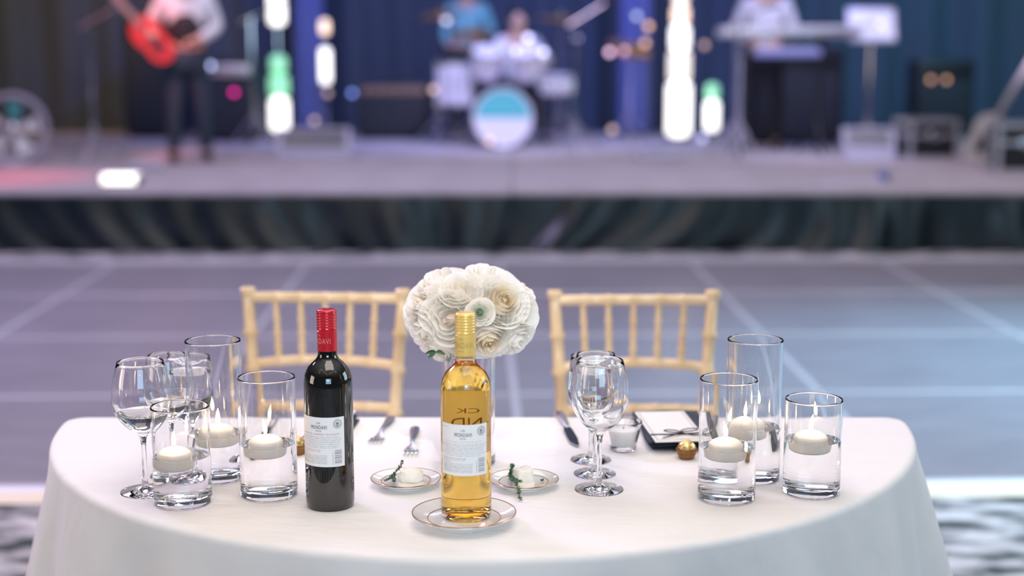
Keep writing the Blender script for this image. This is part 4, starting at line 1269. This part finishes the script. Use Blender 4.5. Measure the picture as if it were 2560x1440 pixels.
drum((-0.26, 14.92, SZ + .84), .150, .23, (0.1, -.42, .9), 'pearl rack tom mounted above the left side of the kick drum', 0)
drum((0.44, 15.10, SZ + .62), .175, .15, (0, -.08, 1), 'chrome-hooped snare drum standing on three legs right of the kick drum', 3, None, 'snare_drum')
def tripod(t, h, r=.011, spread=.30, m=None, z0=.30):
    m = m or M_chrome
    MB().tube([(0, 0, .06), (0, 0, h)], r, 8).obj('pole', m, t)
    for k in range(3):
        a = 2 * PI * k / 3 + .5
        MB().tube([(0, 0, z0), (spread * math.cos(a), spread * math.sin(a), .012)], .011, 8).obj('leg', m, t)
    MB().lathe([(0, z0 - .03), (.022, z0 - .03), (.022, z0 + .03), (0, z0 + .03)], 12).obj('collar', m, t)
def cymbal(loc, h, r, tilt, label, two=False):
    t = thing('cymbal_stand', label, 'cymbal', (loc[0], loc[1], SZ), 0, 'cymbals')
    tripod(t, h + .02)
    q = Vector((0, 0, 1)).rotation_difference(Vector(tilt).normalized())
    for k in range(2 if two else 1):
        z = h + (.03 * k)
        m = MB().lathe([(.008, .022), (.022, .020), (.036, .008), (r * .6, .0), (r, -.012), (r, -.014), (r * .6, -.003), (.036, .004), (.008, .018)], 40, closed=True)
        m.v = [q @ Vector(v) + Vector((0, 0, z)) for v in m.v]
        m.obj('cymbal', M_cym, t)
    MB().lathe([(0, h + .03), (.016, h + .03), (.016, h + .06), (0, h + .06)], 10).obj('wing_nut', M_chrome, t)
cymbal((0.50, 15.35), 1.29, .25, (.05, -.12, 1), 'large bronze cymbal on a chrome stand right of the drummer')
cymbal((-0.74, 15.45), 1.33, .22, (-.1, -.2, 1), 'bronze cymbal on a chrome stand left of the drummer')
cymbal((-0.40, 15.30), 1.14, .20, (-.05, -.25, 1), 'smaller bronze cymbal low beside the drummer')
cymbal((1.20, 15.35), .97, .22, (.25, -.32, 1), 'bronze cymbal tilted towards the bright lamp column', True)
th_ = thing('drum_throne', 'round black stool under the drummer', 'stool', (0.06, 15.83, SZ))
tripod(th_, .40, .018, .24)
MB().lathe([(0, .37), (.16, .37), (.175, .39), (.175, .43), (.15, .455), (0, .46)], 28).obj('seat', M_black, th_)
def mic_stand(x, y, h, label, boom=0.35):
    t = thing('microphone_stand', label, 'microphone stand', (x, y, SZ), 0, 'microphone stands')
    tripod(t, h, .012, .28)
    MB().tube([(-boom * .3, 0, h - .06), (boom, -.08, h + .14)], .008, 8).obj('boom_arm', M_chrome, t)
    m = MB(); e = Vector((boom, -.08, h + .14))
    m.tube([e, e + Vector((.10, -.03, .02))], [.012, .017], 10); m.ball(e + Vector((.125, -.037, .024)), .026, 12, 8)
    m.obj('microphone', M_black, t)
mic_stand(0.60, 13.95, 1.25, 'chrome tripod stand in front of the drum kit, right of the kick drum', .25)
mic_stand(-2.66, 15.3, 1.30, 'chrome microphone stand right of the guitarist')
mic_stand(-3.72, 13.2, 1.22, 'chrome microphone stand left of the guitarist', .3)
mic_stand(2.02, 13.4, 1.20, 'chrome microphone stand left of the keyboard', .2)

# lamps: lit columns, floor light, small indicator lamps
M_lampw = mat('lit_white_diffuser', (1, 1, 1), 0.5, emit=(1.0, 0.96, 0.86), strength=2.2)
M_lampc = mat('lit_cream_diffuser', (1, .95, .8), 0.5, emit=(1.0, 0.90, 0.70), strength=1.25)
M_lampg = mat('lit_green_diffuser', (0.4, 0.9, 0.5), 0.5, emit=(0.30, 0.80, 0.42), strength=0.9)
M_lampp = mat('lit_peach_diffuser', (1, .8, .6), 0.5, emit=(1.0, 0.72, 0.50), strength=1.8)
def lit_column(x, y, segs, r, label):
    t = thing('lamp_column', label, 'lamp', (x, y, SZ), 0, 'lit lamp columns'); t['kind'] = 'thing'
    MB().lathe([(0, 0), (r * 1.3, 0), (r * 1.3, .03), (r * .6, .045), (0, .045)], 28).obj('base', M_black, t)
    MB().tube([(0, 0, .03), (0, 0, segs[-1][1])], .012, 8).obj('pole', M_chrome, t)
    for z0, z1, k, m in segs:
        b_ = r * k
        MB().lathe([(b_ * .5, z0), (b_ * .92, z0 + .02), (b_, z0 + .05), (b_, z1 - .05), (b_ * .92, z1 - .02), (b_ * .5, z1)], 28).obj('diffuser', m, t)
lit_column(1.78, 15.9, [(.05, .62, 1.0, M_lampw), (.63, .95, .90, M_lampc), (.96, 1.22, .78, M_lampw), (1.23, 1.42, .70, M_lampp), (1.43, 1.62, .60, M_lampc), (1.66, 1.95, .8, M_lampw)], .125, 'tall bright white lamp column right of the drum kit, reaching the top of the frame')
lit_column(2.15, 16.0, [(.10, .42, 1.0, M_lampw), (.43, .60, .9, M_lampg)], .072, 'short white and green lamp column right of the tall bright one')
lit_column(-2.50, 16.0, [(.10, .45, 1.0, M_lampw), (.46, .70, 1.05, M_lampg), (.72, .90, .85, M_lampg), (1.22, 1.55, .85, M_lampw)], .10, 'green and white lamp column right of the guitarist')
lit_column(-2.02, 16.2, [(.60, .98, .9, M_lampw), (1.12, 1.28, .8, M_lampp)], .06, 'slim white lamp column left of the dark bass amplifier')
t = thing('floor_light', 'low bright white floor light lying near the left front of the stage', 'lamp', (-2.87, 10.85, SZ))
MB().box((0, 0, .035), (.28, .14, .07), .02).obj('housing', M_black, t)
MB().box((0, -.072, .045), (.25, .012, .06), .004).obj('lens', M_lampw, t)
MB().box((0, 0, .075), (.25, .11, .012), .004).obj('diffuser', M_lampw, t)
def led(parent, p, col, st_, r=.026):
    c_ = mat('indicator_%.2f_%.2f_%.2f' % col, col, 0.4, emit=col, strength=st_)
    MB().ball(p, r, 10, 8).obj('indicator_lamp', c_, parent)

# amplifiers, speakers, cases
M_grill = mat('amp_grill', (0.02, 0.024, 0.03), 0.8)
M_tan = mat('tan_tolex', (0.30, 0.20, 0.13), 0.7)
M_edge = M_alu
def amp(x, y, w, d, h, label, top=None, leds=(), cat='amplifier', name='amplifier'):
    t = thing(name, label, cat, (x, y, SZ), 0)
    MB().box((0, 0, h / 2 + .015), (w, d, h - .03), .02).obj('cabinet', M_black, t)
    MB().box((0, -d / 2 - .004, h * .42), (w * .88, .012, h * .66), .004).obj('grill', M_grill, t)
    MB().box((0, -d / 2 - .004, h * .88), (w * .88, .012, h * .13), .003).obj('control_panel', top or M_alu, t)
    for k in range(5):
        MB().lathe([(0, 0), (.014, 0), (.012, .02), (0, .02)], 10, (-w * .3 + k * w * .15, -d / 2 - .008, h * .88), axis=(0, -1, 0)).obj('knob', M_black, t)
    for sx in (-1, 1):
        for sy in (-1, 1):
            MB().lathe([(0, 0), (.02, 0), (.02, .02), (0, .02)], 10, (sx * w * .42, sy * d * .38, 0)).obj('foot', M_black, t)
    MB().tube([(-.10, 0, h - .004), (-.09, 0, h + .03), (.09, 0, h + .03), (.10, 0, h - .004)], .010, 8).obj('carry_handle', M_black, t)
    for p, c_, s_ in leds: led(t, p, c_, s_)
    return t
amp(-1.28, 16.3, .78, .42, .60, 'dark bass amplifier with a tan control panel left of the drum kit', M_tan, [((-.44, -.23, .50), (0.25, 0.38, 1.0), 2.2)])
amp(-3.02, 15.9, .62, .40, .85, 'dark guitar amplifier behind the guitarist with blue and pink lights', None, [((-.14, -.23, .80), (0.55, 0.65, 1.0), 3.0), ((.10, -.23, .52), (1.0, 0.02, 0.38), 2.6)])
amp(2.92, 15.6, .95, .60, .98, 'large black loudspeaker cabinet under the keyboard', M_black, (), 'loudspeaker', 'loudspeaker')
amp(-3.95, 16.6, .60, .50, 1.35, 'tall dark loudspeaker cabinet in the shadows left of the guitarist', M_black, (), 'loudspeaker', 'loudspeaker')
amp(4.70, 16.4, .62, .45, .85, 'dark amplifier with two amber lamps by the teal drape', M_black, [((-.17, -.24, .64), (1.0, 0.50, 0.28), 1.3), ((.00, -.24, .64), (1.0, 0.50, 0.28), 1.3)])
def wedge(x, y, rz, w, m, label):
    t = thing('wedge_monitor', label, 'loudspeaker', (x, y, SZ), rz, 'floor monitors')
    d, h = .34, .26
    MB().add([(-w / 2, -d / 2, 0), (w / 2, -d / 2, 0), (w / 2, d / 2, 0), (-w / 2, d / 2, 0), (-w / 2, -d / 2, h * .35), (w / 2, -d / 2, h * .35), (w / 2, d * .2, h), (-w / 2, d * .2, h), (w / 2, d / 2, h), (-w / 2, d / 2, h)],
             [(3, 2, 1, 0), (0, 1, 5, 4), (4, 5, 6, 7), (7, 6, 8, 9), (2, 3, 9, 8), (1, 2, 8, 6, 5), (3, 0, 4, 7, 9)]).obj('cabinet', m, t, smooth=False)
    MB().add([(-w * .44, -d / 2 + .01, h * .42), (w * .44, -d / 2 + .01, h * .42), (w * .44, d * .16, h * .97), (-w * .44, d * .16, h * .97)], [(0, 1, 2, 3)]).obj('grill', M_alu, t, smooth=False)
M_lilac = mat('pale_grey_casing', (0.50, 0.50, 0.60), 0.4)
wedge(-1.80, 13.5, .1, .66, M_lilac, 'pale grey wedge monitor on the stage right of the guitarist')
wedge(3.25, 13.55, -.1, .45, M_lilac, 'pale grey wedge monitor on the stage below the keyboard')
def pedal(x, y, rz, w, label):
    t = thing('effects_pedal', label, 'pedal', (x, y, SZ), rz, 'pedals on the stage')
    MB().box((0, 0, .03), (w, .16, .055), .012).obj('case', M_lilac, t)
    for k in range(3): MB().lathe([(0, 0), (.016, 0), (.014, .018), (0, .018)], 10, (-w * .3 + w * .3 * k, -.03, .057)).obj('footswitch', M_chrome, t)
pedal(1.30, 13.2, .1, .40, 'pale effects pedal on the stage in front of the tall bright lamp column')
pedal(-3.05, 12.3, .3, .30, 'pale effects pedal at the feet of the guitarist')
cb = thing('cable_cover', 'pale strip of cable cover lying aslant at the right front of the stage', 'cable cover', (2.50, 10.98, SZ), .55)
MB().add([(-.32, -.055, 0), (.32, -.055, 0), (.32, .055, 0), (-.32, .055, 0), (-.32, -.02, .022), (.32, -.02, .022), (.32, .02, .022), (-.32, .02, .022)], [(3, 2, 1, 0), (4, 5, 6, 7), (0, 1, 5, 4), (2, 3, 7, 6), (1, 2, 6, 5), (3, 0, 4, 7)]).obj('strip', M_lilac, cb, smooth=False)
MB().lathe([(0, 0), (.05, 0), (.05, .05), (.03, .07), (0, .07)], 16, (.36, 0, 0)).obj('end_plug', mat('blue_plug', (.12, .16, .42), .4), cb)
# keyboard on its stand
kb = thing('keyboard', 'long pale electronic keyboard on a stand at the right of the stage', 'keyboard', (2.58, 14.0, SZ + 1.08))
MB().box((0, 0, .05), (1.30, .34, .09), .012).obj('case', M_lilac, kb)
m = MB().box((0, -.09, .097), (1.20, .14, .012), .002); m.obj('white_keys', M_white_shirt, kb)
m = MB()
for k in range(36):
    if k % 7 in (0, 1, 3, 4, 5): m.box((-.58 + k * .0333, -.06, .108), (.018, .08, .012))
m.obj('black_keys', M_black, kb, smooth=False)['kind'] = 'stuff'
MB().box((0, -.172, .045), (1.26, .006, .06), .002).obj('front_strip', M_alu, kb)
ks = thing('keyboard_stand', 'two-post stand with splayed legs under the pale keyboard', 'stand', (2.58, 14.0, SZ))
for x_, m_ in ((-.46, M_lilac), (.30, M_black)):
    MB().tube([(x_, 0, .05), (x_, 0, 1.06)], .028, 10).obj('post', m_, ks)
    MB().box((x_, 0, 1.065), (.05, .34, .03), .006).obj('top_bar', m_, ks)
    for a_ in (0.6, 2.5, 4.71):
        MB().tube([(x_, 0, .34), (x_ + .22 * math.cos(a_), .22 * math.sin(a_), .016)], .018, 8).obj('leg', m_, ks)
def flight_case(x, y, z, w, d, h, rz, label):
    t = thing('flight_case', label, 'case', (x, y, z), rz, 'flight cases')
    MB().box((0, 0, h / 2), (w - .02, d - .02, h - .02)).obj('panel_box', M_black, t, smooth=False)
    for sx in (-1, 1):
        for sy in (-1, 1):
            MB().box((sx * w / 2, sy * d / 2, h / 2), (.035, .035, h), .004).obj('corner_edge', M_edge, t, smooth=False)
        for zz in (.0175, h * .62, h - .0175):
            MB().box((0, sx * d / 2, zz), (w, .03, .035), .004).obj('edge', M_edge, t, smooth=False)
            MB().box((sx * w / 2, 0, zz), (.03, d, .035), .004).obj('edge', M_edge, t, smooth=False)
    MB().box((0, -d / 2 - .012, h * .62), (.10, .02, .07), .004).obj('latch', M_chrome, t)
flight_case(3.72, 13.35, SZ, .42, .40, .36, .1, 'small black flight case with bright metal edges left of the leaning pale guitar')
flight_case(4.10, 11.95, SZ, .42, .36, .40, -.1, 'black flight case with bright metal edges at the right edge of the stage')
# fan at the left edge
fn = thing('floor_fan', 'round grey floor fan at the left edge of the stage', 'fan', (-4.32, 12.85, SZ + .30), .2)
MB().lathe([(.27, -.06), (.30, -.07), (.31, 0), (.30, .07), (.27, .06), (.265, 0)], 40, axis=(0, -1, 0), closed=True).obj('ring', M_lilac, fn)
for k in range(5):
    a = 2 * PI * k / 5
    MB().add([(.05 * math.cos(a - .3), -.01, .05 * math.sin(a - .3)), (.24 * math.cos(a - .1), -.03, .24 * math.sin(a - .1)), (.25 * math.cos(a + .5), .02, .25 * math.sin(a + .5)), (.06 * math.cos(a + .5), .015, .06 * math.sin(a + .5))], [(0, 1, 2, 3)]).obj('blade', M_white_shirt if k != 1 else M_tealprint, fn)
MB().ball((0, -.02, 0), .06, 12, 8).obj('hub', M_alu, fn)
for s_ in (-1, 1): MB().tube([(s_ * .30, 0, -.02), (s_ * .24, 0, -.285), (s_ * .22, -.15, -.29)], .014, 8).obj('leg', M_alu, fn)
# blue fabric columns of the stage decor
M_bluefab = mat('blue_fabric', (0.12, 0.15, 0.40), 0.8, sheen=0.2)
for x, w, lb in ((-2.30, .30, 'blue fabric column behind the slim white lamp column'), (1.40, .34, 'blue fabric column left of the tall bright lamp column')):
    t = thing('fabric_column', lb, 'column', (x, 17.0, SZ), 0, 'blue fabric columns'); t['kind'] = 'thing'
    n = 48
    MB().lathe([(0, 0), (w * .62, 0), (w * .62, .04), (0, .04)], 24).obj('base', M_black, t)
    vs = []
    for z in (.04, 2.5):
        for k in range(n):
            a = 2 * PI * k / n; r_ = w / 2 * (1 + .09 * math.sin(a * 12))
            vs.append((r_ * math.cos(a), r_ * math.sin(a), z))
    MB().add(vs, [(k, (k + 1) % n, n + (k + 1) % n, n + k) for k in range(n)] + [tuple(range(n, 2 * n))]).obj('fabric', M_bluefab, t)

# glowing globes added in place of glints on chrome, parented to nearby gear
def glint_globe(owner, world, col, st_, r=.030):
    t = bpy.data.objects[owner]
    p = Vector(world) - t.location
    c_ = mat('glint_globe_%.2f_%.2f_%.2f_%.1f' % (*col, st_), col, 0.4, emit=col, strength=st_)
    b_ = MB().ball(p, r, 10, 8).obj('glint_globe', c_, t)
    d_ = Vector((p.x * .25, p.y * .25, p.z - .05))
    MB().tube([p, d_], .006, 6).obj('glint_arm', M_black, b_)
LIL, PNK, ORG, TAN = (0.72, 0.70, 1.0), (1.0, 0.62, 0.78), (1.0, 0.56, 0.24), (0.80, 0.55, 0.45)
glint_globe('cymbal_stand', (0.66, 15.3, 1.49), LIL, 1.0)
glint_globe('cymbal_stand.001', (-0.67, 15.3, 1.67), LIL, 2.2)
glint_globe('tom_drum', (0.16, 14.8, 1.49), LIL, 3.2)
glint_globe('tom_drum', (0.31, 14.78, 1.35), LIL, 2.8)
glint_globe('tom_drum', (0.04, 14.8, 1.37), LIL, 2.0)
glint_globe('cymbal_stand.003', (0.99, 15.2, 1.35), PNK, 2.2)
glint_globe('cymbal_stand.003', (1.14, 15.2, 1.36), PNK, 1.5)
glint_globe('cymbal_stand.003', (1.35, 15.2, 1.44), ORG, 1.6)
glint_globe('cymbal_stand.003', (1.38, 15.2, 1.61), ORG, 2.0)
glint_globe('cymbal_stand.003', (1.26, 15.2, 1.71), (0.7, 0.8, 0.9), 1.1)
glint_globe('microphone_stand', (0.94, 13.9, .64), TAN, 1.0)
glint_globe('kick_drum', (-0.22, 14.5, .50), TAN, 1.4)
glint_globe('floor_tom', (-0.78, 14.92, .98), TAN, 1.5)
glint_globe('lamp_column.003', (-2.12, 15.95, .62), TAN, 1.3)
glint_globe('lamp_column.003', (-1.99, 16.1, .91), TAN, 1.0)
glint_globe('keyboard', (3.38, 13.8, 1.61), LIL, 1.2)
glint_globe('lamp_column.001', (1.97, 15.4, .47), LIL, 1.6)
glint_globe('microphone_stand.003', (1.72, 13.4, 1.42), TAN, 0.6)

k2 = thing('keyboard', 'small blue-grey keyboard on the lower tier of the keyboard stand', 'keyboard', (2.55, 13.92, SZ + .90))
MB().box((0, 0, .04), (.60, .26, .07), .01).obj('case', mat('blue_grey_casing', (.26, .28, .55), .4), k2)
MB().box((0, -.06, .077), (.54, .12, .010), .002).obj('white_keys', M_white_shirt, k2)
mu = thing('music_stand', 'music stand with pale sheets right of the keyboard', 'music stand', (3.42, 14.3, SZ))
tripod(mu, 1.02, .012, .26)
MB().box((0, 0, 1.20), (.46, .02, .34), .006, rot=Matrix.Rotation(-.35, 4, 'X').to_euler()).obj('desk', M_lilac, mu)
for s_ in (-1, 1):
    MB().box((s_ * .11, -.016, 1.20), (.20, .004, .28), rot=Matrix.Rotation(-.35, 4, 'X').to_euler()).obj('sheet', M_white_shirt, mu, smooth=False)

sl = thing('string_lights', 'string of small warm bulbs hung overhead in front of the table', 'string lights', (0, 0, 4.3))
pts = []
for k in range(41):
    q = k / 40
    pts.append((-3.2 + 6.4 * q, -0.6 + 1.2 * math.sin(q * 9.0), -0.16 * abs(math.sin(q * PI * 5))))
MB().tube(pts, .006, 6).obj('cable', M_black, sl)
M_bulb = mat('warm_bulb', (1, .7, .4), 0.4, emit=(1.0, 0.58, 0.28), strength=55)
bm_ = MB().lathe([(0, -.085), (.020, -.078), (.030, -.055), (.024, -.028), (.012, -.010), (0, -.010)], 12).mesh('bulb', M_bulb)
for k in range(1, 40, 2):
    o = link('bulb', bm_, sl); o.location = pts[k]
